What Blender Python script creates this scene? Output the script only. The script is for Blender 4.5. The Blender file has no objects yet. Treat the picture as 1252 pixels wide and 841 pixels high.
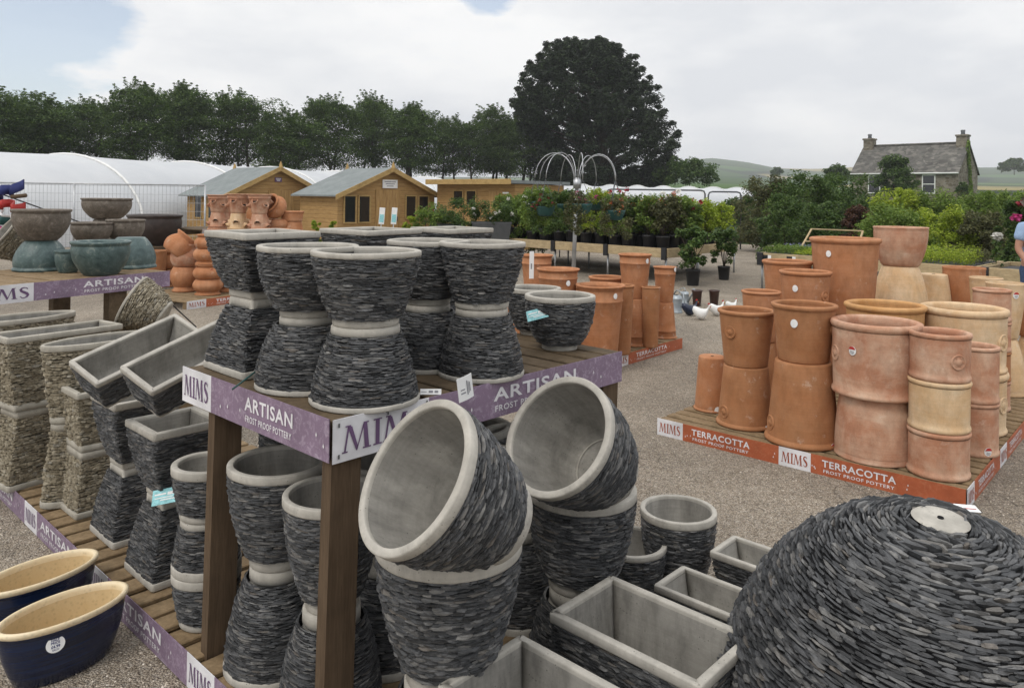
import bpy, math, random
import numpy as np
from mathutils import Vector, Matrix

scene = bpy.context.scene
COL = scene.collection
rad = math.radians
PI = math.pi

# ------------------------------------------------------------------ camera
EYE, FOC, PX, PY, ROLL = 1.70, 940.0, 626.0, 240.0, rad(0.74)
cam_data = bpy.data.cameras.new("camera")
cam_data.sensor_fit = 'HORIZONTAL'
cam_data.sensor_width = 36.0
cam_data.lens = FOC / 1252.0 * 36.0
cam_data.shift_y = -(420.5 - PY) / 1252.0
cam_data.clip_start = 0.05
cam_data.clip_end = 20000
cam = bpy.data.objects.new("camera", cam_data)
COL.objects.link(cam)
cam.matrix_world = Matrix.Translation((0, 0, EYE)) @ Matrix.Rotation(rad(90), 4, 'X') @ Matrix.Rotation(ROLL, 4, 'Z')
scene.camera = cam

# ------------------------------------------------------------------ sky, sun, exposure
SUN_EL, SUN_AZ = rad(52), rad(215)
world = bpy.data.worlds.new("World")
scene.world = world
world.use_nodes = True
wn, wl = world.node_tree.nodes, world.node_tree.links
wn.clear()
def W(t, **kw):
    n = wn.new(t)
    for k, v in kw.items():
        setattr(n, k, v)
    return n
w_out = W('ShaderNodeOutputWorld')
sky = W('ShaderNodeTexSky', sky_type='NISHITA', sun_disc=False, sun_elevation=SUN_EL, sun_rotation=SUN_AZ)
bg_sky = W('ShaderNodeBackground'); bg_sky.inputs[1].default_value = 0.15
wl.new(sky.outputs[0], bg_sky.inputs[0])
tc = W('ShaderNodeTexCoord')
mp = W('ShaderNodeMapping'); mp.inputs['Scale'].default_value = (1, 1, 2.6)
wl.new(tc.outputs['Generated'], mp.inputs[0])
n1 = W('ShaderNodeTexNoise'); n1.inputs['Scale'].default_value = 3.1; n1.inputs['Detail'].default_value = 9; n1.inputs['Roughness'].default_value = 0.52
wl.new(mp.outputs[0], n1.inputs['Vector'])
n2 = W('ShaderNodeTexNoise'); n2.inputs['Scale'].default_value = 9; n2.inputs['Detail'].default_value = 8; n2.inputs['Roughness'].default_value = 0.6
wl.new(mp.outputs[0], n2.inputs['Vector'])
sep = W('ShaderNodeSeparateXYZ'); wl.new(tc.outputs['Generated'], sep.inputs[0])
def wmath(op, a, b=None, c=None, clamp=False):
    n = W('ShaderNodeMath', operation=op, use_clamp=clamp)
    for i, v in enumerate((a, b, c)):
        if v is None: continue
        if isinstance(v, (int, float)): n.inputs[i].default_value = v
        else: wl.new(v, n.inputs[i])
    return n.outputs[0]
# cloud brightness: overcast sky grows brighter towards the zenith, greyer to the right
ramp = W('ShaderNodeValToRGB')
ramp.color_ramp.elements[0].position = 0.36; ramp.color_ramp.elements[0].color = (0.78, 0.80, 0.835, 1)
ramp.color_ramp.elements[1].position = 0.60; ramp.color_ramp.elements[1].color = (0.985, 0.985, 0.985, 1)
br = wmath('ADD', n1.outputs[0], wmath('MULTIPLY', sep.outputs[0], -0.16))
br = wmath('ADD', br, wmath('MULTIPLY', wmath('SUBTRACT', n2.outputs[0], 0.5), 0.16))
wl.new(br, ramp.inputs[0])
bg_cl = W('ShaderNodeBackground')
wl.new(ramp.outputs[0], bg_cl.inputs[0])
wl.new(wmath('MULTIPLY_ADD', wmath('MAXIMUM', wmath('SUBTRACT', sep.outputs[2], 0.28), 0.0), 1.0, 1.04), bg_cl.inputs[1])
# openings of blue sky
def hole(px, py, size):
    d = Vector(((px - PX) / FOC, 1, -(py - PY) / FOC)).normalized()
    dp = W('ShaderNodeVectorMath', operation='DISTANCE')
    wl.new(tc.outputs['Generated'], dp.inputs[0]); dp.inputs[1].default_value = d
    return wmath('SUBTRACT', 1.0, wmath('DIVIDE', dp.outputs['Value'], size))
h = wmath('MAXIMUM', hole(-50, 40, 0.165), hole(592, -18, 0.045))
h = wmath('MAXIMUM', h, hole(55, 20, 0.10))
hm = wmath('ADD', h, wmath('MULTIPLY', wmath('SUBTRACT', n2.outputs[0], 0.5), 1.5))
hm = wmath('MULTIPLY_ADD', hm, 3.2, -0.15, clamp=True)
hm = wmath('MULTIPLY', hm, 0.62)
mixs = W('ShaderNodeMixShader')
wl.new(hm, mixs.inputs[0]); wl.new(bg_cl.outputs[0], mixs.inputs[1]); wl.new(bg_sky.outputs[0], mixs.inputs[2])
wl.new(mixs.outputs[0], w_out.inputs[0])

sun_data = bpy.data.lights.new("sun", 'SUN')
sun_data.energy = 1.1
sun_data.angle = rad(18)
sun_data.color = (1.0, 0.95, 0.88)
sun = bpy.data.objects.new("sun", sun_data)
COL.objects.link(sun)
sun_dir = Vector((math.sin(SUN_AZ) * math.cos(SUN_EL), math.cos(SUN_AZ) * math.cos(SUN_EL), math.sin(SUN_EL)))
sun.rotation_euler = sun_dir.to_track_quat('Z', 'Y').to_euler()

vs = scene.view_settings
vs.view_transform = 'Standard'; vs.look = 'None'; vs.exposure = 0.0; vs.gamma = 1.0; vs.use_curve_mapping = False

# ------------------------------------------------------------------ small helpers
def ray(px, py):
    u, v = px - PX, py - PY
    c, s = math.cos(ROLL), math.sin(ROLL)
    return ((u * c + v * s) / FOC, (-u * s + v * c) / FOC)     # x/depth, drop/depth
def gp(px, py, z=0.0):
    a, b = ray(px, py)
    d = (EYE - z) / b
    return Vector((a * d, d, z))
def dp(px, py, Y):
    a, b = ray(px, py)
    return Vector((a * Y, Y, EYE - b * Y))
def zat(px, py, Y): return dp(px, py, Y).z

def tag(o, label=None, cat=None, group=None, kind=None):
    if label: o['label'] = label
    if cat: o['category'] = cat
    if group: o['group'] = group
    if kind: o['kind'] = kind
    return o
def empty(name, loc=(0, 0, 0), rot=None, label=None, cat=None, group=None):
    o = bpy.data.objects.new(name, None)
    COL.objects.link(o)
    o.empty_display_size = 0.1
    o.location = loc
    if rot is not None:
        if isinstance(rot, Matrix):
            o.rotation_mode = 'QUATERNION'; o.rotation_quaternion = rot.to_quaternion()
        else:
            o.rotation_euler = rot
    tag(o, label, cat, group)
    return o
def link(name, mesh, parent=None, loc=None):
    o = bpy.data.objects.new(name, mesh)
    COL.objects.link(o)
    if parent: o.parent = parent
    if loc is not None: o.location = loc
    return o
def copy_tree(o, parent=None):
    c = o.copy()
    COL.objects.link(c)
    if parent: c.parent = parent
    for ch in o.children: copy_tree(ch, c)
    return c

def np_mesh(name, V, Fq, mats, midx=None, smooth=False):
    """V (n,3), Fq (m,4) quads (a triangle repeats no vertex: use list for mixed)"""
    me = bpy.data.meshes.new(name)
    V = np.asarray(V, dtype=np.float32); Fq = np.asarray(Fq, dtype=np.int32)
    k = Fq.shape[1]
    me.vertices.add(len(V)); me.vertices.foreach_set("co", V.ravel())
    me.loops.add(Fq.size); me.loops.foreach_set("vertex_index", Fq.ravel())
    me.polygons.add(len(Fq))
    me.polygons.foreach_set("loop_start", np.arange(0, Fq.size, k, dtype=np.int32))
    me.polygons.foreach_set("loop_total", np.full(len(Fq), k, dtype=np.int32))
    if midx is not None: me.polygons.foreach_set("material_index", np.asarray(midx, dtype=np.int32))
    me.polygons.foreach_set("use_smooth", np.full(len(Fq), smooth, dtype=bool))
    for m in (mats if isinstance(mats, (list, tuple)) else [mats]): me.materials.append(m)
    me.update(calc_edges=True)
    return me

class MB:
    """collects shapes, then links them as ONE mesh object"""
    def __init__(s): s.v, s.f, s.m, s.s = [], [], [], []
    def add(s, vs_, fs, mi=0, smooth=False, M=None):
        o = len(s.v)
        for p in vs_:
            p = Vector(p)
            s.v.append(tuple(M @ p if M is not None else p))
        for f in fs:
            s.f.append([i + o for i in f]); s.m.append(mi); s.s.append(smooth)
        return s
    def box(s, c, d, M=None, mi=0, bev=0.0, rz=0.0):
        x, y, z = d[0] / 2, d[1] / 2, d[2] / 2
        T = Matrix.Translation(c) @ Matrix.Rotation(rz, 4, 'Z')
        if M is not None: T = M @ T
        if bev <= 0:
            vs_ = [(-x, -y, -z), (x, -y, -z), (x, y, -z), (-x, y, -z), (-x, -y, z), (x, -y, z), (x, y, z), (-x, y, z)]
            fs = [(0, 3, 2, 1), (4, 5, 6, 7), (0, 1, 5, 4), (1, 2, 6, 5), (2, 3, 7, 6), (3, 0, 4, 7)]
            return s.add(vs_, fs, mi, False, T)
        b = min(bev, x * .9, y * .9, z * .9)
        ring = lambda X, Y: [(-X, -Y), (X, -Y), (X, Y), (-X, Y)]
        vs_ = []
        oct_ = lambda X, Y: [(-X + b, -Y), (X - b, -Y), (X, -Y + b), (X, Y - b), (X - b, Y), (-X + b, Y), (-X, Y - b), (-X, -Y + b)]
        ins = [(-x + b, -y + b), (x - b, -y + b), (x - b, -y + b), (x - b, y - b), (x - b, y - b), (-x + b, y - b), (-x + b, y - b), (-x + b, -y + b)]
        vs_ += [(p[0], p[1], -z) for p in ring(x - b, y - b)]
        o1 = oct_(x, y)
        vs_ += [(p[0], p[1], -z + b) for p in o1]
        vs_ += [(p[0], p[1], z - b) for p in o1]
        vs_ += [(p[0], p[1], z) for p in ring(x - b, y - b)]
        fs = [(3, 2, 1, 0), (20, 21, 22, 23)]
        for i in range(8):
            j = (i + 1) % 8
            fs.append((4 + i, 4 + j, 12 + j, 12 + i))
        cmap = [0, 1, 1, 2, 2, 3, 3, 0]
        for i in range(8):
            j = (i + 1) % 8
            if cmap[i] != cmap[j]:
                fs.append((cmap[i], cmap[j], 4 + j, 4 + i)); fs.append((12 + i, 12 + j, 20 + cmap[j], 20 + cmap[i]))
            else:
                fs.append((cmap[i], 4 + j, 4 + i)); fs.append((12 + i, 12 + j, 20 + cmap[i]))
        return s.add(vs_, fs, mi, False, T)
    def tube(s, pts, rs, n=8, mi=0, caps=True, M=None, smooth=True):
        pts = [Vector(p) for p in pts]
        if not isinstance(rs, (list, tuple)): rs = [rs] * len(pts)
        vs_, fs = [], []
        up = Vector((0, 0, 1)); prev = None
        for i, p in enumerate(pts):
            d = (pts[min(i + 1, len(pts) - 1)] - pts[max(i - 1, 0)]).normalized()
            if prev is None:
                a = d.cross(up if abs(d.z) < .95 else Vector((1, 0, 0))).normalized()
            else:
                a = (prev - d * prev.dot(d))
                a = a.normalized() if a.length > 1e-6 else d.cross(up).normalized()
            prev = a
            b = d.cross(a)
            for k in range(n):
                t = 2 * PI * k / n
                vs_.append(p + (a * math.cos(t) + b * math.sin(t)) * rs[i])
        for i in range(len(pts) - 1):
            for k in range(n):
                k2 = (k + 1) % n
                fs.append((i * n + k, i * n + k2, (i + 1) * n + k2, (i + 1) * n + k))
        if caps:
            fs.append(tuple(range(n - 1, -1, -1))); fs.append(tuple(range((len(pts) - 1) * n, len(pts) * n)))
        return s.add(vs_, fs, mi, smooth, M)
    def lathe(s, prof, n=40, mi=0, M=None, smooth=True, sx=1.0, sy=1.0, closed_top=False, closed_bot=False):
        vs_, fs = [], []
        for r, z in prof:
            for k in range(n):
                t = 2 * PI * k / n
                vs_.append((r * math.cos(t) * sx, r * math.sin(t) * sy, z))
        for i in range(len(prof) - 1):
            for k in range(n):
                k2 = (k + 1) % n
                fs.append((i * n + k, i * n + k2, (i + 1) * n + k2, (i + 1) * n + k))
        if closed_bot: fs.append(tuple(range(n - 1, -1, -1)))
        if closed_top: fs.append(tuple(range((len(prof) - 1) * n, len(prof) * n)))
        return s.add(vs_, fs, mi, smooth, M)
    def mesh(s, name, mats):
        me = bpy.data.meshes.new(name)
        me.from_pydata(s.v, [], s.f)
        for m in (mats if isinstance(mats, (list, tuple)) else [mats]): me.materials.append(m)
        me.polygons.foreach_set("material_index", s.m)
        me.polygons.foreach_set("use_smooth", s.s)
        me.update()
        return me
    def build(s, name, mats, parent=None, world_parent=False):
        if world_parent and parent is not None:
            l = parent.location
            s.v = [(x - l.x, y - l.y, z - l.z) for x, y, z in s.v]
        return link(name, s.mesh(name, mats), parent)

# ------------------------------------------------------------------ materials
class NT:
    def __init__(s, name):
        s.m = bpy.data.materials.new(name); s.m.use_nodes = True
        s.n, s.l = s.m.node_tree.nodes, s.m.node_tree.links
        s.b = s.n['Principled BSDF']; s.out = s.n['Material Output']
    def new(s, t, **kw):
        n = s.n.new(t)
        for k, v in kw.items(): setattr(n, k, v)
        return n
    def set(s, n, **kw):
        for k, v in kw.items():
            sock = n.inputs[k.replace('_', ' ')]
            if isinstance(v, bpy.types.NodeSocket): s.l.new(v, sock)
            else: sock.default_value = v
        return n
    def coord(s, which='Object', scale=None, rot=None):
        t = s.new('ShaderNodeTexCoord').outputs[which]
        if scale is None and rot is None: return t
        m = s.new('ShaderNodeMapping'); s.l.new(t, m.inputs[0])
        if scale is not None: m.inputs['Scale'].default_value = scale
        if rot is not None: m.inputs['Rotation'].default_value = rot
        return m.outputs[0]
    def pos(s, scale=None):
        t = s.new('ShaderNodeNewGeometry').outputs['Position']
        if scale is None: return t
        m = s.new('ShaderNodeMapping'); s.l.new(t, m.inputs[0]); m.inputs['Scale'].default_value = scale
        return m.outputs[0]
    def noise(s, vec, scale, detail=5, rough=.55, dist=0.0):
        n = s.new('ShaderNodeTexNoise'); s.l.new(vec, n.inputs['Vector'])
        n.inputs['Scale'].default_value = scale; n.inputs['Detail'].default_value = detail
        n.inputs['Roughness'].default_value = rough; n.inputs['Distortion'].default_value = dist
        return n.outputs[0]
    def vor(s, vec, scale, feature='F1', out='Distance', rnd=1.0):
        n = s.new('ShaderNodeTexVoronoi', feature=feature); s.l.new(vec, n.inputs['Vector'])
        n.inputs['Scale'].default_value = scale; n.inputs['Randomness'].default_value = rnd
        return n.outputs[out]
    def ramp(s, fac, stops, interp='LINEAR'):
        r = s.new('ShaderNodeValToRGB'); s.l.new(fac, r.inputs[0]); cr = r.color_ramp; cr.interpolation = interp
        while len(cr.elements) < len(stops): cr.elements.new(0.5)
        for e, (p, c) in zip(cr.elements, stops):
            e.position = p
            e.color = (c, c, c, 1) if isinstance(c, (int, float)) else (*c, 1)
        return r.outputs[0]
    def mix(s, f, a, b, mode='MIX'):
        n = s.new('ShaderNodeMix', data_type='RGBA', blend_type=mode)
        for sock, v in ((n.inputs[0], f), (n.inputs[6], a), (n.inputs[7], b)):
            if isinstance(v, bpy.types.NodeSocket): s.l.new(v, sock)
            elif isinstance(v, (int, float)): sock.default_value = v
            else: sock.default_value = (*v, 1)
        return n.outputs[2]
    def math(s, op, a, b=None, c=None, clamp=False):
        n = s.new('ShaderNodeMath', operation=op, use_clamp=clamp)
        for i, v in enumerate((a, b, c)):
            if v is None: continue
            if isinstance(v, (int, float)): n.inputs[i].default_value = v
            else: s.l.new(v, n.inputs[i])
        return n.outputs[0]
    def bump(s, h, strength=.3, dist=.01):
        b = s.new('ShaderNodeBump'); s.l.new(h, b.inputs['Height'])
        b.inputs['Strength'].default_value = strength; b.inputs['Distance'].default_value = dist
        s.l.new(b.outputs[0], s.b.inputs['Normal']); return b
    def fin(s, color=None, rough=None, spec=None, metal=None):
        for key, v in (('Base Color', color), ('Roughness', rough), ('Specular IOR Level', spec), ('Metallic', metal)):
            if v is None: continue
            if isinstance(v, bpy.types.NodeSocket): s.l.new(v, s.b.inputs[key])
            else: s.b.inputs[key].default_value = (*v, 1) if isinstance(v, tuple) else v
        return s.m

MAT = {}
def simple(name, col, rough=.6, spec=.4, metal=0.0, var=.12, scale=8.0, bump=0.0):
    t = NT(name); c = t.coord()
    n = t.noise(c, scale, 5)
    dark = tuple(x * (1 - var * 1.6) for x in col); lite = tuple(min(1, x * (1 + var)) for x in col)
    colr = t.ramp(n, [(.3, dark), (.7, lite)])
    if bump: t.bump(t.noise(c, scale * 6, 6), bump, .004)
    MAT[name] = t.fin(colr, rough, spec, metal)
    return MAT[name]

def stone_mat(name, stops, hue=(0, 0, 0), rough=.6, spec=.35):
    t = NT(name); g = t.new('ShaderNodeNewGeometry'); c = t.coord()
    col = t.ramp(g.outputs['Random Per Island'], stops)
    n = t.noise(c, 55, 6, .65)
    col = t.mix(.55, col, t.ramp(n, [(.3, .35), (.72, 1.5)]), 'MULTIPLY')
    big = t.noise(c, 6, 4)
    col = t.mix(.4, col, t.ramp(big, [(.3, .6), (.7, 1.35)]), 'MULTIPLY')
    lam = t.noise(t.coord(scale=(1, 1, 7)), 60, 6, .7)
    col = t.mix(.5, col, t.ramp(lam, [(.32, .45), (.68, 1.6)]), 'MULTIPLY')
    t.bump(t.math('ADD', t.noise(c, 140, 6, .7), lam), .6, .003)
    MAT[name] = t.fin(col, rough, spec)
stone_mat('slate_stone', [(0, (.028, .029, .031)), (.3, (.052, .054, .057)), (.55, (.076, .078, .082)), (.78, (.105, .105, .106)), (.93, (.165, .162, .156)), (.975, (.12, .105, .09)), (1, (.25, .245, .235))], rough=.5, spec=.45)
stone_mat('tan_stone', [(0, (.19, .16, .11)), (.35, (.235, .20, .14)), (.65, (.285, .245, .175)), (.9, (.34, .30, .225)), (1, (.25, .23, .19))], rough=.75)
simple('mortar_dark', (.014, .014, .015), .9, .1)
simple('mortar_tan', (.09, .078, .058), .9, .1)
def concrete(name, a, b, stain=.5):
    t = NT(name); c = t.coord()
    n = t.noise(c, 7, 8, .65, .4)
    col = t.ramp(n, [(.28, a), (.72, b)])
    st = t.noise(t.coord(scale=(1, 1, .25)), 13, 8, .7)
    col = t.mix(stain, col, t.ramp(st, [(.35, .62), (.6, 1.08)]), 'MULTIPLY')
    sp = t.vor(c, 75); pin = t.math('MULTIPLY', t.ramp(sp, [(.10, 1.0), (.17, 0.0)]), t.ramp(t.noise(c, 18, 2), [(.5, 0.0), (.6, .85)])); col = t.mix(pin, col, (.10, .095, .085))
    alg = t.ramp(t.noise(c, 5.5, 9, .75, .4), [(.54, 0.0), (.70, .55)]); col = t.mix(alg, col, tuple(x * .55 for x in a))
    turn = t.noise(t.coord(scale=(.5, .5, 22)), 5, 5); col = t.mix(.3, col, t.ramp(turn, [(.3, .72), (.7, 1.12)]), 'MULTIPLY')
    t.bump(t.noise(c, 60, 8, .7), .35, .004)
    MAT[name] = t.fin(col, .88, .2)
concrete('concrete_pale', (.36, .34, .30), (.52, .49, .435))
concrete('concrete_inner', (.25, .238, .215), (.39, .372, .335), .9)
concrete('concrete_tan', (.32, .295, .245), (.46, .43, .37))
def terracotta(name, a, b, bloom, amount):
    t = NT(name); c = t.coord()
    n = t.noise(c, 3.2, 7, .6, .3)
    col = t.ramp(n, [(.3, a), (.7, b)])
    bl = t.noise(t.coord(scale=(1, 1, 1.3)), 4.2, 9, .68, .25)
    f = t.math('MULTIPLY', t.ramp(bl, [(.40, 0.0), (.72, 1.0)]), amount)
    col = t.mix(f, col, bloom)
    scf = t.noise(t.coord(scale=(1, 1, .45)), 14, 8, .7); col = t.mix(.45, col, t.ramp(scf, [(.36, .68), (.56, 1.06)]), 'MULTIPLY')
    salt = t.ramp(t.noise(c, 9, 9, .72), [(.60, 0.0), (.72, .5)]); col = t.mix(salt, col, (.70, .60, .50))
    rings = t.noise(t.coord(scale=(.4, .4, 26)), 4, 4)
    col = t.mix(.22, col, t.ramp(rings, [(.3, .75), (.7, 1.15)]), 'MULTIPLY')
    sp = t.noise(c, 120, 3); col = t.mix(.2, col, t.ramp(sp, [(.3, .7), (.6, 1.05)]), 'MULTIPLY')
    t.bump(t.math('ADD', t.noise(c, 70, 6), t.math('MULTIPLY', rings, .8)), .22, .004)
    MAT[name] = t.fin(col, .82, .22)
terracotta('terracotta_orange', (.37, .148, .062), (.47, .212, .10), (.60, .37, .24), .35)
terracotta('terracotta_brown', (.32, .138, .058), (.41, .185, .085), (.50, .30, .17), .3)
terracotta('terracotta_pink', (.40, .18, .105), (.51, .275, .17), (.68, .52, .39), .75)
terracotta('terracotta_cream', (.56, .36, .19), (.66, .47, .28), (.70, .58, .42), .7)
terracotta('terracotta_gold', (.46, .23, .08), (.56, .31, .13), (.64, .45, .25), .4)
def wood(name, a, b, scale=(1, 1, 1), rough=.8, knots=.5):
    t = NT(name); c = t.coord(scale=scale)
    n = t.noise(c, 4, 8, .65, .6)
    g = t.noise(t.coord(scale=tuple(x * 2.2 for x in scale)), 9, 4, .6)
    col = t.ramp(n, [(.28, a), (.72, b)])
    col = t.mix(.45, col, t.ramp(g, [(.35, .55), (.65, 1.1)]), 'MULTIPLY')
    k = t.noise(t.coord(), 5, 3); col = t.mix(knots, col, t.ramp(k, [(.3, .65), (.5, 1.05)]), 'MULTIPLY')
    t.bump(g, .3, .004)
    MAT[name] = t.fin(col, rough, .2)
wood('pallet_wood', (.17, .115, .062), (.30, .215, .125), (3, 3, 3))
wood('pallet_wood_dark', (.085, .06, .036), (.15, .108, .066), (3, 3, 3))
wood('post_wood', (.085, .056, .034), (.14, .096, .06), (9, 9, .7))
wood('bench_wood', (.38, .285, .16), (.52, .41, .25), (1.2, 1.2, 5))
wood('shed_wood', (.27, .165, .055), (.40, .26, .095), (.6, .6, 7), knots=.3)
wood('shed_trim', (.36, .235, .09), (.50, .35, .15), (1, 1, 3))
simple('plastic_black', (.018, .018, .02), .45, .4)
simple('plastic_green', (.02, .075, .07), .5, .4)
simple('metal_grey', (.42, .43, .44), .38, .5, .7)
simple('metal_dark', (.10, .105, .11), .5, .5, .6)
simple('galvanised', (.36, .40, .43), .45, .5, .4, .2, 5)
simple('white_paint', (.74, .74, .72), .5, .4, 0, .06)
simple('white_card', (.80, .80, .79), .6, .3, 0, .04)
simple('ink_dark', (.03, .03, .035), .6, .2)
simple('ink_grey', (.25, .25, .27), .6, .2)
simple('red_sticker', (.42, .035, .03), .5, .3)
simple('glass_dark', (.012, .013, .015), .08, .6)
simple('navy_ink', (.03, .04, .15), .6, .3)
simple('aqua_card', (.30, .62, .66), .5, .3, 0, .2, 60)
simple('purple_ink', (.145, .085, .17), .6, .3)
simple('terracotta_ink', (.34, .07, .025), .6, .3)
def banner_mat(name, base, mark, marks_scale, amount):
    t = NT(name); c = t.coord()
    m = t.noise(c, marks_scale, 8, .75, 1.5)
    f = t.math('MULTIPLY', t.ramp(m, [(.5, 0.0), (.66, 1.0)]), amount)
    n = t.noise(c, 6, 4)
    col = t.mix(f, t.ramp(n, [(.3, tuple(x * .8 for x in base)), (.7, tuple(x * 1.15 for x in base))]), mark)
    t.bump(t.noise(c, 7, 3), .35, .02)
    MAT[name] = t.fin(col, .5, .35)
banner_mat('banner_purple', (.225, .16, .228), (.47, .40, .48), 30, .6)
banner_mat('banner_orange', (.40, .105, .045), (.52, .22, .12), 26, .4)
banner_mat('banner_white', (.70, .69, .71), (.74, .73, .75), 8, .4)
banner_mat('letter_white', (.74, .72, .74), (.78, .77, .78), 8, .3)
def glaze(name, a, b, sp, rough, scale=9):
    t = NT(name); c = t.coord()
    n = t.noise(c, scale, 9, .7, .6)
    col = t.ramp(n, [(.3, a), (.55, b), (.75, sp)])
    v = t.vor(c, 60); col = t.mix(.3, col, t.ramp(v, [(.05, .5), (.4, 1.15)]), 'MULTIPLY')
    t.bump(t.noise(c, 45, 7, .7), .35, .006)
    MAT[name] = t.fin(col, rough, .45)
glaze('glaze_teal', (.028, .052, .052), (.08, .122, .118), (.27, .30, .26), .42, 15)
glaze('glaze_brown', (.075, .06, .045), (.15, .125, .10), (.30, .26, .22), .75, 22)
glaze('glaze_darkbrown', (.025, .018, .016), (.045, .034, .03), (.07, .055, .05), .5)
def blue_glaze():
    t = NT('glaze_blue'); c = t.coord()
    w = t.noise(t.coord(scale=(.5, .5, 16)), 3.2, 5)
    col = t.ramp(w, [(.3, (.003, .005, .014)), (.6, (.006, .015, .050)), (.8, (.014, .038, .10))])
    t.bump(w, .4, .01)
    MAT['glaze_blue'] = t.fin(col, .10, .6)
blue_glaze()
glaze('clay_cream', (.55, .41, .22), (.62, .48, .28), (.66, .53, .33), .5, 4)
glaze('clay_cream_rim', (.66, .52, .32), (.74, .62, .42), (.78, .67, .48), .4, 6)

def leaf_mat(name, dark, mid, lite, trans=.35, rough=.5):
    t = NT(name); g = t.new('ShaderNodeNewGeometry')
    col = t.ramp(g.outputs['Random Per Island'], [(0, dark), (.5, mid), (1, lite)])
    c = t.pos()
    col = t.mix(.5, col, t.ramp(t.noise(c, .9, 3), [(.3, .65), (.7, 1.35)]), 'MULTIPLY')
    t.fin(col, rough, .35)
    tr = t.new('ShaderNodeBsdfTranslucent'); t.l.new(col, tr.inputs[0])
    mx = t.new('ShaderNodeMixShader'); mx.inputs[0].default_value = trans
    t.l.new(t.b.outputs[0], mx.inputs[1]); t.l.new(tr.outputs[0], mx.inputs[2]); t.l.new(mx.outputs[0], t.out.inputs[0])
    MAT[name] = t.m
leaf_mat('leaf_beech', (.020, .046, .007), (.052, .100, .014), (.125, .19, .032), .35)
leaf_mat('leaf_cypress', (.007, .014, .006), (.014, .026, .010), (.045, .07, .022), .15)
leaf_mat('leaf_dark', (.030, .064, .013), (.066, .122, .024), (.125, .185, .045), .4)
leaf_mat('leaf_mid', (.072, .135, .018), (.145, .225, .034), (.23, .31, .065), .4)
leaf_mat('leaf_lime', (.16, .23, .016), (.30, .39, .03), (.43, .49, .07), .45)
leaf_mat('leaf_olive', (.05, .055, .022), (.10, .105, .04), (.15, .15, .06))
leaf_mat('leaf_red', (.04, .018, .014), (.085, .035, .022), (.12, .065, .03))
for nm, cc in (('petal_orange', (.62, .17, .06)), ('petal_red', (.36, .03, .05)), ('petal_white', (.75, .73, .68)), ('petal_pink', (.62, .07, .27)), ('petal_blue', (.20, .20, .36)), ('petal_yellow', (.66, .52, .08))):
    leaf_mat(nm, tuple(x * .75 for x in cc), cc, tuple(min(1, x * 1.2) for x in cc), .3)
simple('bark', (.075, .06, .045), .9, .2, 0, .3, 6, .4)
simple('skin', (.42, .22, .15), .5, .4, 0, .1)
simple('shirt_blue', (.30, .42, .60), .8, .2, 0, .1, 14)
simple('jeans', (.05, .08, .15), .85, .2, 0, .2, 20)
simple('hair_grey', (.12, .10, .085), .8, .2, 0, .2, 40)
# ------------------------------------------------------------------ stone-clad planters
def section(kind, hx, hy, rc=.02, n=72):
    """outline points and outward normals of a planter's plan shape"""
    if kind == 'round':
        t = np.linspace(0, 2 * PI, n, endpoint=False)
        P = np.stack([hx * np.cos(t), hy * np.sin(t)], 1)
        N = np.stack([np.cos(t) / hx, np.sin(t) / hy], 1)
        return P, N / np.linalg.norm(N, axis=1, keepdims=True)
    rc = min(rc, hx * .9, hy * .9)
    P, N = [], []
    m = 5
    for cx, cy, a0 in ((hx - rc, hy - rc, 0), (-hx + rc, hy - rc, PI / 2), (-hx + rc, -hy + rc, PI), (hx - rc, -hy + rc, 1.5 * PI)):
        for k in range(m):
            a = a0 + PI / 2 * k / (m - 1)
            P.append((cx + rc * math.cos(a), cy + rc * math.sin(a))); N.append((math.cos(a), math.sin(a)))
        nx = {0: (-hx + rc, hy), PI / 2: (-hx, -hy + rc), PI: (hx - rc, -hy), 1.5 * PI: (hx, hy - rc)}[a0]
        p0 = P[-1]
        for k in range(1, 10):
            P.append((p0[0] + (nx[0] - p0[0]) * k / 10, p0[1] + (nx[1] - p0[1]) * k / 10)); N.append(N[-1])
    return np.array(P), np.array(N)

def prof_s(t, sf, p):
    if isinstance(p, tuple):                    # dome: ellipse over the first p[1] of the height, then straight
        q = np.clip(1 - np.asarray(t) / p[1], 0, 1) * math.sqrt(1 - sf * sf)
        return np.sqrt(1 - q * q)
    return sf + (1 - sf) * (1 - (1 - t) ** p)

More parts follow.
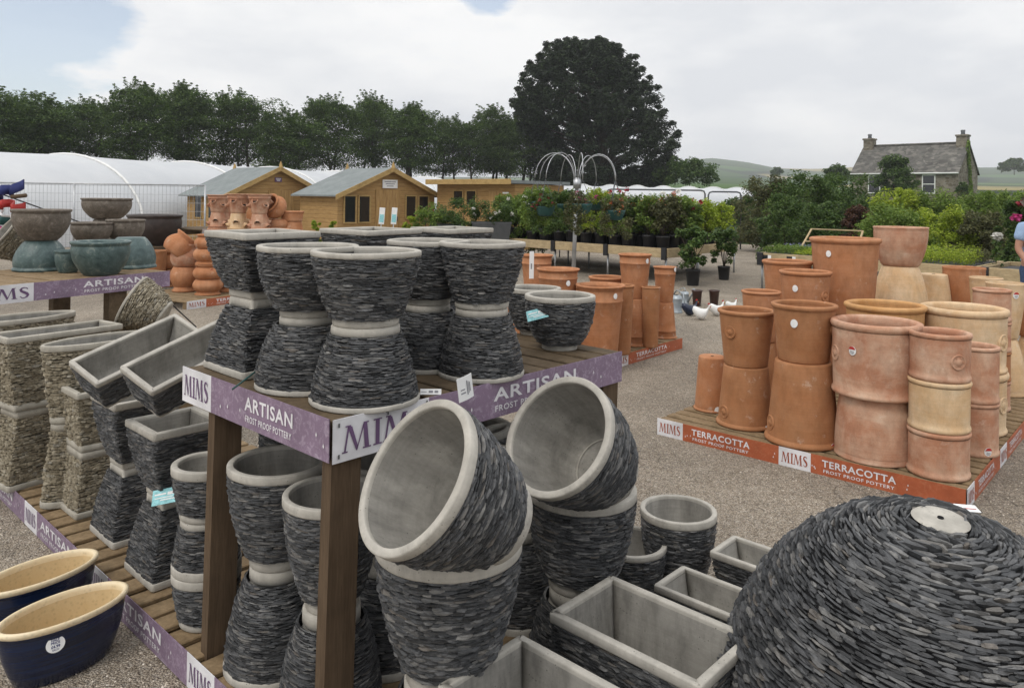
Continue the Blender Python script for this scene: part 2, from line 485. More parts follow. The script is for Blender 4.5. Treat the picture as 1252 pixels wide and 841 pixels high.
PL = {}
def planter_kind(key, kind, hx, hy, h, sf=.6, p=1.6, rim_h=.028, rim_t=.026, foot_h=.03, rh=.0105, stone=('slate_stone', 'mortar_dark'),
                 lens=(.022, .065), seed=0, rc=.02, conc='concrete_pale', inner='concrete_inner', prot=.95, foot_in=.0, hole=False, wob=.7, chip=0.0, rim_over=0.0):
    rng = np.random.default_rng(seed + 11)
    if stone[0] == 'slate_stone':
        if hole: rh *= .80; prot *= 1.2
        else: rh *= .64; lens = (lens[0] * .9, lens[1] * 1.15); prot *= 1.35; wob *= .8
    parts = []
    P, N = section(kind, hx, hy, rc); n = len(P)
    def ring(d, z, s=None):
        """section inset by d (metres) after scaling by s"""
        s = 1.0 if s is None else s
        q = P * s - N * d
        return np.column_stack([q, np.full(n, z)])
    def skin(rings, cap0=False, cap1=False):
        V = np.concatenate(rings); F = []
        for i in range(len(rings) - 1):
            a = np.arange(n) + i * n; b = np.roll(np.arange(n), -1) + i * n
            F.append(np.column_stack([a, b, b + n, a + n]))
        F = np.concatenate(F)
        for flag, idx, rev in ((cap0, 0, True), (cap1, len(rings) - 1, False)):
            if flag:
                c = len(V); V = np.vstack([V, V[idx * n:(idx + 1) * n].mean(0)])
                a = np.arange(n) + idx * n; b = np.roll(np.arange(n), -1) + idx * n
                # centre fan as degenerate-free quads: pair up the triangles
                for k in range(0, n, 2):
                    q = [a[k], a[(k + 1) % n], a[(k + 2) % n], c]
                    F = np.vstack([F, q[::-1] if rev else q])
        return V, F
    e = .0042
    o = -rim_over
    wv = 0.0006 * np.sin(np.arange(n) * 2 * PI / n * 3 + seed)
    def wr(r):
        r = r.copy(); r[:, 2] += wv; r[:, :2] += N * (wv * .35)[:, None]; return r
    rim = [wr(ring(.02, h - rim_h + .002)), wr(ring(o + .002, h - rim_h)), wr(ring(o, h - rim_h + .004)), wr(ring(o, h - e)), wr(ring(o + e * .35, h - e * .3)), wr(ring(o + e, h)),
           wr(ring(rim_t - e, h)), wr(ring(rim_t - e * .3, h - e * .35)), wr(ring(rim_t, h - e * 1.2)), wr(ring(rim_t + .0005, h - .014))]
    V, F = skin(rim); parts.append(('rim', np_mesh(key + '_rim', V, F, MAT[conc], smooth=True)))
    zi = np.linspace(h - .013, .085, 9)
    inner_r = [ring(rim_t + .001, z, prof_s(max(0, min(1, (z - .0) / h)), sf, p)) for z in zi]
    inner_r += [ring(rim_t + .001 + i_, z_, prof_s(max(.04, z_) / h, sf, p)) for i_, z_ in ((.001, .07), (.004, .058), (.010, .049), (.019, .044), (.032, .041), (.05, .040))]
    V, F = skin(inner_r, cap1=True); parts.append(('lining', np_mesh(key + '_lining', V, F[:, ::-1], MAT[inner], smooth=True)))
    # foot ring
    ft = [ring(.03, 0.0, sf), ring(foot_in + .004, 0.0, sf), ring(foot_in, .004, sf), ring(foot_in - .001, foot_h, sf * 1.0), ring(.02, foot_h + .004, sf)]
    if hole:
        ft = [ring(.03, 0, sf)] + ft[1:]
    V, F = skin(ft, cap0=True); parts.append(('foot', np_mesh(key + '_foot', V, F, MAT[conc], smooth=True)))
    # surface along the profile
    z0, z1 = foot_h - .004, h - rim_h + .001
    tt = np.linspace(z0 / h, z1 / h, 120); ss = prof_s(tt, sf, p); zz = tt * h
    rmean = (hx + hy) / 2
    ds = np.hypot(np.diff(ss) * rmean, np.diff(zz)); arc = np.concatenate([[0], np.cumsum(ds)]); Ltot = arc[-1]
    Pc = np.vstack([P, P[:1]]); Nc = np.vstack([N, N[:1]])
    per = np.concatenate([[0], np.cumsum(np.hypot(*np.diff(Pc, axis=0).T))]); Per = per[-1]
    inset = rh * (.55 + .35 * prot)
    def surf(u, v, d):
        """u: metres around (at full size), v: metres up the profile, d: metres outwards"""
        u = np.mod(u, Per)
        px, py = np.interp(u, per, Pc[:, 0]), np.interp(u, per, Pc[:, 1])
        nx, ny = np.interp(u, per, Nc[:, 0]), np.interp(u, per, Nc[:, 1])
        vv = np.clip(v, -.004, Ltot + .004)
        s, z = np.interp(vv, arc, ss), np.interp(vv, arc, zz)
        z = z + (v - np.clip(v, 0, Ltot)) * .0
        dr = (np.interp(np.clip(vv + .004, 0, Ltot), arc, ss) - np.interp(np.clip(vv - .004, 0, Ltot), arc, ss)) * rmean
        dz = (np.interp(np.clip(vv + .004, 0, Ltot), arc, zz) - np.interp(np.clip(vv - .004, 0, Ltot), arc, zz)) + 1e-9
        l = np.hypot(dr, dz); ch, cz = dz / l, -dr / l
        dd = d - inset
        return np.stack([px * s + nx * ch * dd, py * s + ny * ch * dd, z + cz * dd], -1)
    # backing
    uu = np.linspace(0, Per, n, endpoint=False); vvv = np.linspace(0, Ltot, 16)
    BV = np.concatenate([surf(uu, np.full(n, v), np.zeros(n) - rh * .15) for v in vvv]); BF = []
    for i in range(15):
        a = np.arange(n) + i * n; b = np.roll(np.arange(n), -1) + i * n
        BF.append(np.column_stack([a, b, b + n, a + n]))
    BF = np.concatenate(BF)
    # stones, row by row
    rows = max(3, int(round(Ltot / rh)))
    U0, V0, LL, HH = [], [], [], []
    for j in range(rows):
        v = (j + .5) * Ltot / rows
        sc = np.interp(v, arc, ss)
        x = rng.uniform(0, lens[1])
        end = Per * sc - lens[0] * .3
        xx = x
        while xx < Per * sc + x - lens[0] * .5:
            L = lens[0] + (lens[1] - lens[0]) * rng.beta(1.3, 2.2)
            U0.append((xx + L / 2) / sc); V0.append(v); LL.append(L / sc); HH.append(rng.uniform(.6, 1.2))
            xx += L * rng.uniform(.80, .96)
    U0, V0, LL, HH = map(np.array, (U0, V0, LL, HH)); m = len(U0)
    ph = rng.uniform(0, 6.28, 4)
    V0 = V0 + wob * rh * (np.sin(U0 / Per * 2 * PI * 3 + ph[0] + V0 * 18) * .6 + np.sin(U0 / Per * 2 * PI * 7 + ph[1] + V0 * 33) * .45) + rng.normal(0, rh * .16, m)
    V0 = np.clip(V0, rh * .35, Ltot - rh * .3)
    tilt = rng.normal(0, .045 if hole else .026, m)
    pr = rh * prot * rng.beta(1.6, 1.8, m) * 1.25 + rh * .12
    cu = np.array([-.5, -.22, .2, .5]); gh = np.array([.62, 1.05, 1.0, .55]); gd = np.array([.62, .98, 1.0, .58])
    verts = np.zeros((m, 4, 4, 3))
    for k in range(4):
        du = (cu[k] + (rng.uniform(-.09, .09, m) if 0 < k < 3 else 0)) * LL
        hh = rh * .56 * HH * gh[k] * (rng.uniform(.75, 1.2, m) if 0 < k < 3 else rng.uniform(.3, 1.35, m))
        vc = V0 + tilt * du * .8
        dep_t = pr * gd[k] * rng.uniform(.45, 1.1, m); dep_b = pr * gd[k] * rng.uniform(.65, 1.15, m)
        verts[:, k, 0] = surf(U0 + du, vc + hh * 1.12, np.full(m, -rh * .2))
        verts[:, k, 1] = surf(U0 + du, vc + hh * rng.uniform(.55, .95, m), dep_t)
        verts[:, k, 2] = surf(U0 + du, vc - hh * rng.uniform(.6, 1.0, m), dep_b)
        verts[:, k, 3] = surf(U0 + du, vc - hh * 1.12, np.full(m, -rh * .2))
    base = np.arange(m)[:, None] * 16 + len(BV)
    q = []
    for k in range(3):
        a, b = 4 * k, 4 * (k + 1)
        for r in range(3):
            q.append([a + r, a + r + 1, b + r + 1, b + r])
    q.append([0, 3, 2, 1]); q.append([12, 13, 14, 15])
    q = np.array(q)
    SF = (base[:, :, None] + q[None]).reshape(-1, 4)
    Vall = np.concatenate([BV, verts.reshape(-1, 3)]); Fall = np.concatenate([BF, SF])
    mid = np.concatenate([np.ones(len(BF), int), np.zeros(len(SF), int)])
    parts.append(('stone_cladding', np_mesh(key + '_cladding', Vall, Fall, [MAT[stone[0]], MAT[stone[1]]], mid)))
    if hole:
        hb = MB(); hb.lathe([(.0001, -.0015), (.006, -.0015), (.0075, -.003), (.008, .0)], 20)
        parts.append(('drain_hole', hb.mesh(key + '_hole', MAT['mortar_dark'])))
    PL[key] = (parts, hx, hy, h)

def flipM(): return Matrix.Rotation(PI, 4, 'X')
def planter(key, label, base, scale=1.0, zscale=None, rz=0.0, flip=False, rot=None, group=None, name='slate_planter', cat='planter', lean=None):
    parts, hx, hy, h = PL[key]
    zs = zscale if zscale is not None else scale
    M = Matrix.Rotation(rz, 4, 'Z')
    loc = Vector(base)
    if rot is not None: M = rot
    elif flip:
        M = M @ flipM(); loc = loc + Vector((0, 0, h * zs))
    if lean is not None and rot is None:
        M = lean @ M
        if flip: loc = Vector(base) + lean @ Vector((0, 0, h * zs))
    o = empty(name, loc, M, label, cat, group)
    o.scale = (scale, scale, zs)
    for nm, me in parts: link(nm, me, o)
    return o

# ------------------------------------------------------------------ lettering
_font_cache = {}
def text_geo(txt, bold=.02, spacing=1.08):
    """outline of sans lettering, height of capitals = 1, starting at x = 0; returns verts, faces, width"""
    key = (txt, bold, spacing)
    if key in _font_cache: return _font_cache[key]
    cu = bpy.data.curves.new('lettering', 'FONT'); cu.body = txt; cu.size = 1.0; cu.offset = bold; cu.space_character = spacing; cu.resolution_u = 3
    ob = bpy.data.objects.new('lettering', cu); COL.objects.link(ob)
    bpy.context.view_layer.update()
    me = bpy.data.meshes.new_from_object(ob.evaluated_get(bpy.context.evaluated_depsgraph_get()))
    v = np.array([p.co[:] for p in me.vertices]) if len(me.vertices) else np.zeros((1, 3))
    f = [list(p.vertices) for p in me.polygons]
    bpy.data.objects.remove(ob); bpy.data.meshes.remove(me); bpy.data.curves.remove(cu)
    cap = .73
    v[:, 0] -= v[:, 0].min(); v = v / cap
    _font_cache[key] = (v, f, v[:, 0].max())
    return _font_cache[key]

def _mims():
    """the four serif capitals M I M S, height 1"""
    vs_, fs = [], []
    def poly(pts):
        o = len(vs_); vs_.extend([(x, y, 0) for x, y in pts]); fs.append(list(range(o, o + len(pts))))
    def serif(x, y, w, t=.055): poly([(x - w / 2, y), (x + w / 2, y), (x + w / 2, y + t), (x - w / 2, y + t)])
    def M(x):
        poly([(x + .03, .055), (x + .10, .055), (x + .245, .945), (x + .17, .945)])
        poly([(x + .17, .945), (x + .345, .945), (x + .60, .12), (x + .52, .0)])
        poly([(x + .52, .0), (x + .56, .0), (x + .86, .945), (x + .80, .945)])
        poly([(x + .80, .945), (x + .96, .945), (x + 1.05, .055), (x + .87, .055)])
        serif(x + .065, 0, .22); serif(x + .96, 0, .34); serif(x + .19, .945, .22); serif(x + .92, .945, .22)
        return 1.22
    def I(x):
        poly([(x + .10, .055), (x + .27, .055), (x + .27, .945), (x + .10, .945)])
        serif(x + .185, 0, .36); serif(x + .185, .945, .36)
        return .46
    def S(x):
        pts = [(.52, .80, .03), (.46, .92, .045), (.33, .965, .05), (.18, .93, .075), (.10, .80, .095), (.15, .66, .115), (.30, .54, .13), (.46, .42, .13), (.53, .27, .105),
               (.46, .11, .08), (.32, .035, .05), (.17, .06, .045), (.07, .20, .03)]
        L, Rr = [], []
        for i, (a, b, w) in enumerate(pts):
            p, q = pts[max(i - 1, 0)], pts[min(i + 1, len(pts) - 1)]
            d = Vector((q[0] - p[0], q[1] - p[1])).normalized(); nn = Vector((-d.y, d.x)) * w * .8
            L.append((x + a + nn.x, b + nn.y)); Rr.append((x + a - nn.x, b - nn.y))
        for i in range(len(pts) - 1): poly([L[i], Rr[i], Rr[i + 1], L[i + 1]])
        return .66
    x = 0
    for fn in (M, I, M, S): x += fn(x)
    return np.array(vs_), fs, x - .06
MIMS = _mims()

class Plane2D:
    """maps banner coordinates (s along, t up) to the world, on the side facing the viewer"""
    def __init__(s, p0, p1, z0, off=0.0):
        s.p0 = Vector((p0[0], p0[1], z0)); d = Vector((p1[0] - p0[0], p1[1] - p0[1], 0)); s.L = d.length
        s.d = d.normalized(); s.nrm = Vector((s.d.y, -s.d.x, 0))       # right-hand side of p0->p1 faces the viewer
    def __call__(s, a, t, off): return s.p0 + s.d * a + Vector((0, 0, t)) + s.nrm * off
def put_text(mb, pl, geo, s0, t0, height, width=None, off=.004, mi=0):
    v, f, w = geo
    kx = height if width is None else width / w
    mb.add([pl(s0 + p[0] * kx, t0 + p[1] * height, off) for p in v], f, mi)

def banner(parent, p0, p1, ztop, hgt, segs, word, style, small='FROST PROOF POTTERY', wave=.0):
    """segs: list of (s0, s1, 'logo'|'word'|'plain', optional (text start, text end))"""
    z0 = ztop - hgt
    pl = Plane2D(p0, p1, z0)
    colour = {'artisan': 'banner_purple', 'terracotta': 'banner_orange'}[style]
    ink = {'artisan': 'purple_ink', 'terracotta': 'terracotta_ink'}[style]
    mb, sp_ = MB(), MB(); logos, words, tags = [], [], []
    for sg in segs:
        s0, s1, what = sg[:3]
        n = max(2, int((s1 - s0) / .07))
        for i in range(n):
            a, b = s0 + (s1 - s0) * i / n, s0 + (s1 - s0) * (i + 1) / n
            mb.add([pl(a, 0, 0), pl(b, 0, 0), pl(b, hgt, 0), pl(a, hgt, 0), pl(a, 0, -.003), pl(b, 0, -.003), pl(b, hgt, -.003), pl(a, hgt, -.003)],
                   [(0, 1, 2, 3), (7, 6, 5, 4), (3, 2, 6, 7), (1, 0, 4, 5)], 0 if what != 'logo' else 1)
        if what == 'logo':
            t0, t1 = sg[3] if len(sg) > 3 else (s0 + (s1 - s0) * .1, s1 - (s1 - s0) * .1)
            hh = hgt * (sg[4] if len(sg) > 4 else .55)
            lt = MB(); logos.append(lt)
            put_text(lt, pl, MIMS, t0, (hgt - hh) / 2, hh, t1 - t0, off=.002)
        elif what == 'word':
            t0, t1 = sg[3]
            lw = MB(); words.append(lw); lg = MB(); tags.append(lg)
            put_text(lw, pl, text_geo(word, .022, 1.1), t0, hgt * .47, hgt * .36, t1 - t0, off=.002)
            put_text(lg, pl, text_geo(small, .012, 1.12), t0 + (t1 - t0) * .02, hgt * .17, hgt * .17, (t1 - t0) * .96, off=.002)
            # little flower sprigs printed either side
            for k in range(5):
                a = t1 + (s1 - t1) * random.Random(k + int(s0 * 97)).uniform(.1, .9) if k % 2 else s0 + (t0 - s0) * random.Random(k + 7 + int(s0 * 31)).uniform(.1, .9)
                tt = hgt * random.Random(k * 3 + 1).uniform(.2, .8); rr = hgt * .05
                put_text(sp_, pl, (np.array([(0, -1, 0), (.6, 0, 0), (0, 1.4, 0), (-.6, 0, 0)]) * rr, [[0, 1, 2, 3]], 1), a, tt, 1, off=.002)
    b = mb.build('banner', [MAT[colour], MAT['banner_white']], parent, True)
    for nm, m_, mt in [('logo_lettering', l_, MAT[ink]) for l_ in logos] + [('word_lettering', l_, MAT['letter_white']) for l_ in words] + [('tagline_lettering', l_, MAT['letter_white']) for l_ in tags]:
        link(nm, _shift(m_, parent).mesh(nm, mt), b)
    if sp_.v: link('flower_print', _shift(sp_, parent).mesh('flower_print', MAT['letter_white']), b)
    return b
def _shift(mb, parent):
    l = parent.location
    mb.v = [(x - l.x, y - l.y, z - l.z) for x, y, z in mb.v]
    return mb

class Frame:
    """a ground frame: origin + two horizontal axes"""
    def __init__(s, o, ang_b):
        s.o = Vector((o[0], o[1], 0)); s.B = Vector((math.cos(rad(ang_b)), math.sin(rad(ang_b)), 0)); s.A = Vector((-s.B.y, s.B.x, 0)); s.ang = rad(ang_b)
    def __call__(s, a, b, z=0.0): return s.o + s.A * a + s.B * b + Vector((0, 0, z))
def boards(mb, fr, a0, a1, b0, b1, z0, z1, along, bw=.095, gap=.032, seed=1, mi=0):
    """deck boards running along 'A' or 'B' between heights z0 and z1"""
    rnd = random.Random(seed)
    span = (b1 - b0) if along == 'A' else (a1 - a0)
    n = max(2, round((span + gap) / (bw + gap))); w = (span + gap) / n - gap
    M0 = Matrix.Rotation(fr.ang, 4, 'Z')
    for i in range(n):
        c = (w + gap) * i + w / 2
        dz = rnd.uniform(-.003, .003)
        if along == 'A':
            p = fr((a0 + a1) / 2, b0 + c, (z0 + z1) / 2 + dz); d = (w * rnd.uniform(.96, 1.02), a1 - a0 - rnd.uniform(0, .01), z1 - z0)
        else:
            p = fr(a0 + c, (b0 + b1) / 2, (z0 + z1) / 2 + dz); d = (b1 - b0 - rnd.uniform(0, .01), w * rnd.uniform(.96, 1.02), z1 - z0)
        mb.box((0, 0, 0), d, Matrix.Translation(p) @ M0 @ Matrix.Rotation(rnd.uniform(-.004, .004), 4, 'Z'), mi, .004)
    return mb
# ------------------------------------------------------------------ ground, fields and hills
def hill_px(az_px):
    """height of the skyline above eye level in photo pixels, by picture column"""
    xs = [-900, 0, 400, 640, 800, 830, 870, 910, 950, 1000, 1045, 1120, 1210, 1252, 1600, 2400]
    hs = [16, 16, 18, 24, 34, 44, 47, 43, 36, 36, 39, 38, 36, 36, 30, 20]
    return np.interp(az_px, xs, hs)
def make_ground():
    rs = np.concatenate([np.linspace(0.3, 30, 7), np.geomspace(36, 2600, 46)])
    az = np.linspace(rad(-62), rad(62), 150)
    Rr, Aa = np.meshgrid(rs, az, indexing='ij')
    X, Y = Rr * np.sin(Aa), Rr * np.cos(Aa)
    pxc = PX + FOC * np.tan(np.clip(Aa, -1.2, 1.2))
    # elevation profile (above eye) as angle, grows with distance; near yard is flat
    e_far = hill_px(pxc) / FOC / np.cos(Aa) * 1.0
    k = np.interp(np.log(np.maximum(Rr, 1)), np.log([1, 36, 66, 120, 260, 480, 850, 1300, 1800, 2600]), [0, 0, .02, .12, .34, .46, .62, 1.0, .92, .6])
    roll_ = .03 * np.sin(Aa * 17 + np.log(np.maximum(Rr, 1)) * 3.1) * (Rr > 90)
    lift = np.interp(Rr, [0, 34, 66, 110], [0, 0, 1.5, 1.7])
    Z = lift + Rr * np.cos(Aa) * e_far * np.clip(k + roll_, 0, 2)
    Z[Rr < 34] = 0
    n, m = Rr.shape
    V = np.stack([X, Y, Z], -1).reshape(-1, 3)
    # behind the camera: extra ring of flat ground
    i = np.arange(n - 1)[:, None] * m + np.arange(m - 1)[None]
    Fq = np.stack([i, i + 1, i + m + 1, i + m], -1).reshape(-1, 4)[:, ::-1]
    b = len(V)
    V = np.vstack([V, [(-60, -60, 0), (60, -60, 0), (90, 47.8, 0), (0, 0, 0), (-90, 47.8, 0), (-90, -20, 0)]])
    Fq = np.vstack([Fq, [(b, b + 1, b + 2, b + 3), (b, b + 3, b + 4, b + 5)]])
    t = NT('fields'); p = t.pos()
    sc = t.new('ShaderNodeMapping'); t.l.new(p, sc.inputs[0]); sc.inputs['Scale'].default_value = (.0075, .0038, 0)
    v = t.vor(sc.outputs[0], 1.0, out='Color', rnd=.85)
    sv = t.new('ShaderNodeSeparateColor'); t.l.new(v, sv.inputs[0])
    field = t.ramp(sv.outputs[0], [(0, (.045, .085, .022)), (.3, (.065, .12, .03)), (.55, (.10, .15, .045)), (.72, (.05, .08, .03)), (.85, (.26, .22, .10)), (1, (.085, .13, .04))], 'CONSTANT')
    edge = t.vor(sc.outputs[0], 1.0, 'DISTANCE_TO_EDGE', rnd=.85)
    hed = t.ramp(t.math('ADD', edge, t.math('MULTIPLY', t.math('SUBTRACT', t.noise(p, .05, 4), .5), .06)), [(.022, 1.0), (.05, 0.0)])
    col = t.mix(hed, field, (.018, .032, .014))
    far = t.noise(t.pos((.006, .006, .0)), 1.5, 7, .62)
    col = t.mix(.6, col, t.ramp(far, [(.3, .6), (.7, 1.3)]), 'MULTIPLY')
    MAT['fields'] = t.fin(col, .95, .1)
    g = link('ground', np_mesh('ground', V, Fq, MAT['fields'], smooth=True)); tag(g, kind='structure')
make_ground()

def make_gravel():
    t = NT('gravel'); p = t.pos()
    v1 = t.vor(p, 130, out='Color'); s1 = t.new('ShaderNodeSeparateColor'); t.l.new(v1, s1.inputs[0])
    d1 = t.vor(p, 130)
    v2 = t.vor(p, 70, out='Color'); s2 = t.new('ShaderNodeSeparateColor'); t.l.new(v2, s2.inputs[0])
    pal = [(0, (.24, .19, .14)), (.25, (.38, .315, .24)), (.5, (.51, .43, .335)), (.75, (.63, .54, .43)), (.92, (.74, .66, .56)), (1, (.32, .295, .26))]
    c1 = t.ramp(s1.outputs[0], pal); c2 = t.ramp(s2.outputs[1], pal)
    col = t.mix(.35, c1, c2)
    col = t.mix(.9, col, t.ramp(d1, [(.25, 1.08), (.7, .42)]), 'MULTIPLY')
    big = t.noise(p, .75, 6, .6); col = t.mix(.8, col, t.ramp(big, [(.3, .62), (.7, 1.14)]), 'MULTIPLY')
    damp = t.noise(t.pos((.5, .22, 1)), 1.1, 7, .65, .6); col = t.mix(.5, col, t.ramp(damp, [(.36, .66), (.52, 1.04)]), 'MULTIPLY')
    mid = t.noise(p, 9, 5, .6); col = t.mix(.5, col, t.ramp(mid, [(.3, .75), (.7, 1.15)]), 'MULTIPLY')
    # the honeycomb grid that holds the gravel shows through where it is worn thin
    wob = t.new('ShaderNodeVectorMath', operation='ADD'); t.l.new(p, wob.inputs[0])
    wn_ = t.new('ShaderNodeTexNoise'); t.l.new(p, wn_.inputs['Vector']); wn_.inputs['Scale'].default_value = 9; wn_.inputs['Detail'].default_value = 4
    wsub = t.new('ShaderNodeVectorMath', operation='SCALE'); t.l.new(wn_.outputs['Color'], wsub.inputs[0]); wsub.inputs['Scale'].default_value = .09
    t.l.new(wsub.outputs[0], wob.inputs[1])
    cell = t.vor(wob.outputs[0], 7.5, 'DISTANCE_TO_EDGE', rnd=.45)
    line = t.ramp(cell, [(.014, 1.0), (.046, 0.0)])
    worn = t.ramp(t.math('ADD', t.noise(p, .55, 4, .6), t.math('MULTIPLY', t.noise(p, 3.5, 3), .18)), [(.52, 0.0), (.68, 1.0)])
    f = t.math('MULTIPLY', t.math('MULTIPLY', line, worn), .48)
    col = t.mix(f, col, (.045, .042, .04))
    hgt = t.math('ADD', t.math('MULTIPLY', d1, -1.0), t.math('MULTIPLY', f, -1.2))
    t.bump(hgt, .9, .012)
    MAT['gravel'] = t.fin(col, .9, .25)
    mb = MB(); mb.add([(-70, -20, .004), (70, -20, .004), (40, 33, .004), (-45, 40, .004)], [(0, 1, 2, 3)])
    tag(mb.build('gravel_yard', MAT['gravel']), kind='structure')
make_gravel()

# ------------------------------------------------------------------ foliage helpers
def leaf_arrays(centres, radii, per, size, rng, flat=.0, aspect=.55, shell=.35, droop=0.0):
    """leaf quads filling ellipsoids; returns verts (n*4,3)"""
    centres = np.asarray(centres, float); radii = np.asarray(radii, float)
    k = len(centres); m = k * per
    d = rng.normal(size=(m, 3)); d /= np.linalg.norm(d, axis=1, keepdims=True)
    r = rng.uniform(shell, 1, m) ** (1 / 2.0)
    C0 = np.repeat(centres, per, 0) + d * r[:, None] * np.repeat(radii, per, 0)
    C0[:, 2] -= droop * (r ** 2) * np.repeat(radii[:, 0], per)
    nrm = rng.normal(size=(m, 3)); nrm[:, 2] = np.abs(nrm[:, 2]) + flat * 3; nrm += d * .5
    nrm /= np.linalg.norm(nrm, axis=1, keepdims=True)
    a = rng.normal(size=(m, 3)); a -= nrm * (a * nrm).sum(1, keepdims=True); a /= np.linalg.norm(a, axis=1, keepdims=True)
    b = np.cross(nrm, a)
    s = size * rng.uniform(.6, 1.35, m)[:, None]
    fold = nrm * s * .12
    V = np.stack([C0 - a * s * .5, C0 + b * s * aspect * .5 + fold - a * s * .08, C0 + a * s * .5, C0 - b * s * aspect * .5 + fold - a * s * .08], 1)
    return V.reshape(-1, 3)
def leaf_mesh(name, arrays, mats):
    V = np.concatenate([a for a, _ in arrays]); F = np.arange(len(V)).reshape(-1, 4)
    mi = np.concatenate([np.full(len(a) // 4, i) for a, i in arrays])
    return np_mesh(name, V, F, [MAT[m] for m in mats], mi)

def branchy(mb, rng, base, height, r0, n_limbs, spread, lo=.3, n=7, lean=(0, 0)):
    """tapered trunk and limbs; returns the limb tips"""
    top = Vector((base[0] + lean[0], base[1] + lean[1], base[2] + height))
    b = Vector(base); pts = [b, b.lerp(top, .35) + Vector((rng.normal(0, .03), rng.normal(0, .03), 0)) * height, b.lerp(top, .7) + Vector((rng.normal(0, .04), rng.normal(0, .04), 0)) * height * .6, top]
    mb.tube(pts, [r0 * 1.25, r0 * .8, r0 * .45, r0 * .12], n)
    tips = [top]
    for i in range(n_limbs):
        f = lo + (1 - lo) * (i + rng.uniform(0, .8)) / n_limbs * .92
        j = min(2, int(f * 3)); p = pts[j].lerp(pts[j + 1], f * 3 - j) if f < 1 else top
        a = i * 2.4 + rng.uniform(-.5, .5); L = spread * rng.uniform(.6, 1.1) * (1.15 - .65 * f)
        e = p + Vector((math.cos(a) * L, math.sin(a) * L, L * rng.uniform(.25, .75)))
        m_ = p.lerp(e, .5) + Vector((0, 0, L * .1))
        mb.tube([p, m_, e], [r0 * (.5 - .3 * f), r0 * (.3 - .2 * f), r0 * .06], 5)
        tips += [m_, e]
    return tips

# ------------------------------------------------------------------ the row of trees behind the polytunnel
def make_beech(seed, h, w):
    rng = np.random.default_rng(seed)
    mb = MB()
    tips = []
    for s_ in range(3):
        ox, oy = rng.normal(0, .5, 2)
        tips += branchy(mb, rng, (ox, oy, 0), h * rng.uniform(.75, .95), .15, 9, w * .46, .38, 6, (rng.normal(0, .8), rng.normal(0, .5)))
    tips = np.array([t[:] for t in tips])
    cen, rd = [], []
    for t_ in tips:
        for q in range(2):
            s = rng.uniform(.7, 1.2); c_ = t_ + rng.normal(0, (.6, .6, .3)); c_[2] = min(c_[2], h * .93)
            cen.append(c_); rd.append((s * 1.3, s * 1.3, s * .5))
    for q in range(125):                       # the body of the crown: broad drooping sprays
        f = rng.uniform(.36, .95); ww = w * .52 * ((.6 + 1.3 * (f - .36)) if f < .65 else 1.0 - .66 * (f - .65) / .3)
        a = rng.uniform(0, 6.28); r = ww * math.sqrt(rng.uniform(.02, 1))
        cen.append((r * math.cos(a), r * math.sin(a), h * f)); s = rng.uniform(.55, 1.2) * (1.0 if f < .8 else .75); rd.append((s * 1.45, s * 1.45, s * .42))
    arr = leaf_arrays(cen, rd, 100, .21, rng, flat=.5, aspect=.5, shell=.02, droop=.12)
    tops = []                                  # loose feathery sprays that break the outline
    for q in range(60):
        a = rng.uniform(0, 6.28); r = w * .42 * math.sqrt(rng.uniform(0, 1)); zz = h * (.97 - .22 * (r / (w * .42)) ** 2)
        dx, dy = rng.normal(0, .5, 2); up = rng.uniform(.1, .9)
        for g_ in range(5):
            u = g_ / 4; tops.append((r * math.cos(a) + dx * u, r * math.sin(a) + dy * u, zz + up * u))
    tops = np.array(tops); tr_ = np.tile(np.array([.42, .36, .28, .2, .12]), 60)
    arr2 = leaf_arrays(tops, np.stack([tr_, tr_, tr_ * .55], 1), 22, .17, rng, flat=.4, aspect=.45, shell=.02)
    arr = np.concatenate([arr, arr2])
    return mb.mesh('trunk', MAT['bark']), leaf_mesh('crown', [(arr, 0)], ['leaf_beech'])
beech = [make_beech(s, 8.6, wd) for s, wd in ((3, 7.0), (8, 5.6), (14, 7.4), (23, 6.2), (31, 5.2))]
tree_labels = [
 'beech at the far left end of the tree row, cut by the picture edge', 'second beech of the row counting from the left', 'third beech in the row, above the left part of the white polytunnel',
 'tall beech with feathery top sprigs, fourth from the left of the row', 'broad beech in the row, fifth from the left', 'beech in the row left of the first shed, sixth from the left',
 'beech rising behind the finial of the left shed', 'beech behind the gable of the left shed', 'beech behind the gap of the two gabled sheds', 'beech behind the grey roof of the middle shed',
 'low thin topped beech just right of the middle shed gable', 'beech behind the flat roofed shed', 'last beech on the right of the row, beside the big dark cypress']
xs = [-20, 42, 105, 165, 225, 285, 345, 400, 452, 505, 552, 600, 642]
tops = [102, 110, 118, 96, 99, 108, 130, 114, 112, 124, 140, 126, 138]
for i, (x, ty) in enumerate(zip(xs, tops)):
    Yd = 58 + i * 2.0 + (i % 3) * 2.5
    p = dp(x, 243, Yd); zt = zat(x, ty, Yd)
    o = empty('beech_tree', (p.x, p.y, .6), (0, 0, i * 1.37), tree_labels[i], 'tree', 'row of beech trees behind the polytunnel')
    tr, cr = beech[i % 5]
    link('trunk', tr, o); link('crown', cr, o)
    k = (zt - .6) / 9.0
    o.scale = ((1.12, .92, 1.02, 1.2, .88)[i * 3 % 5], 1.0, k)

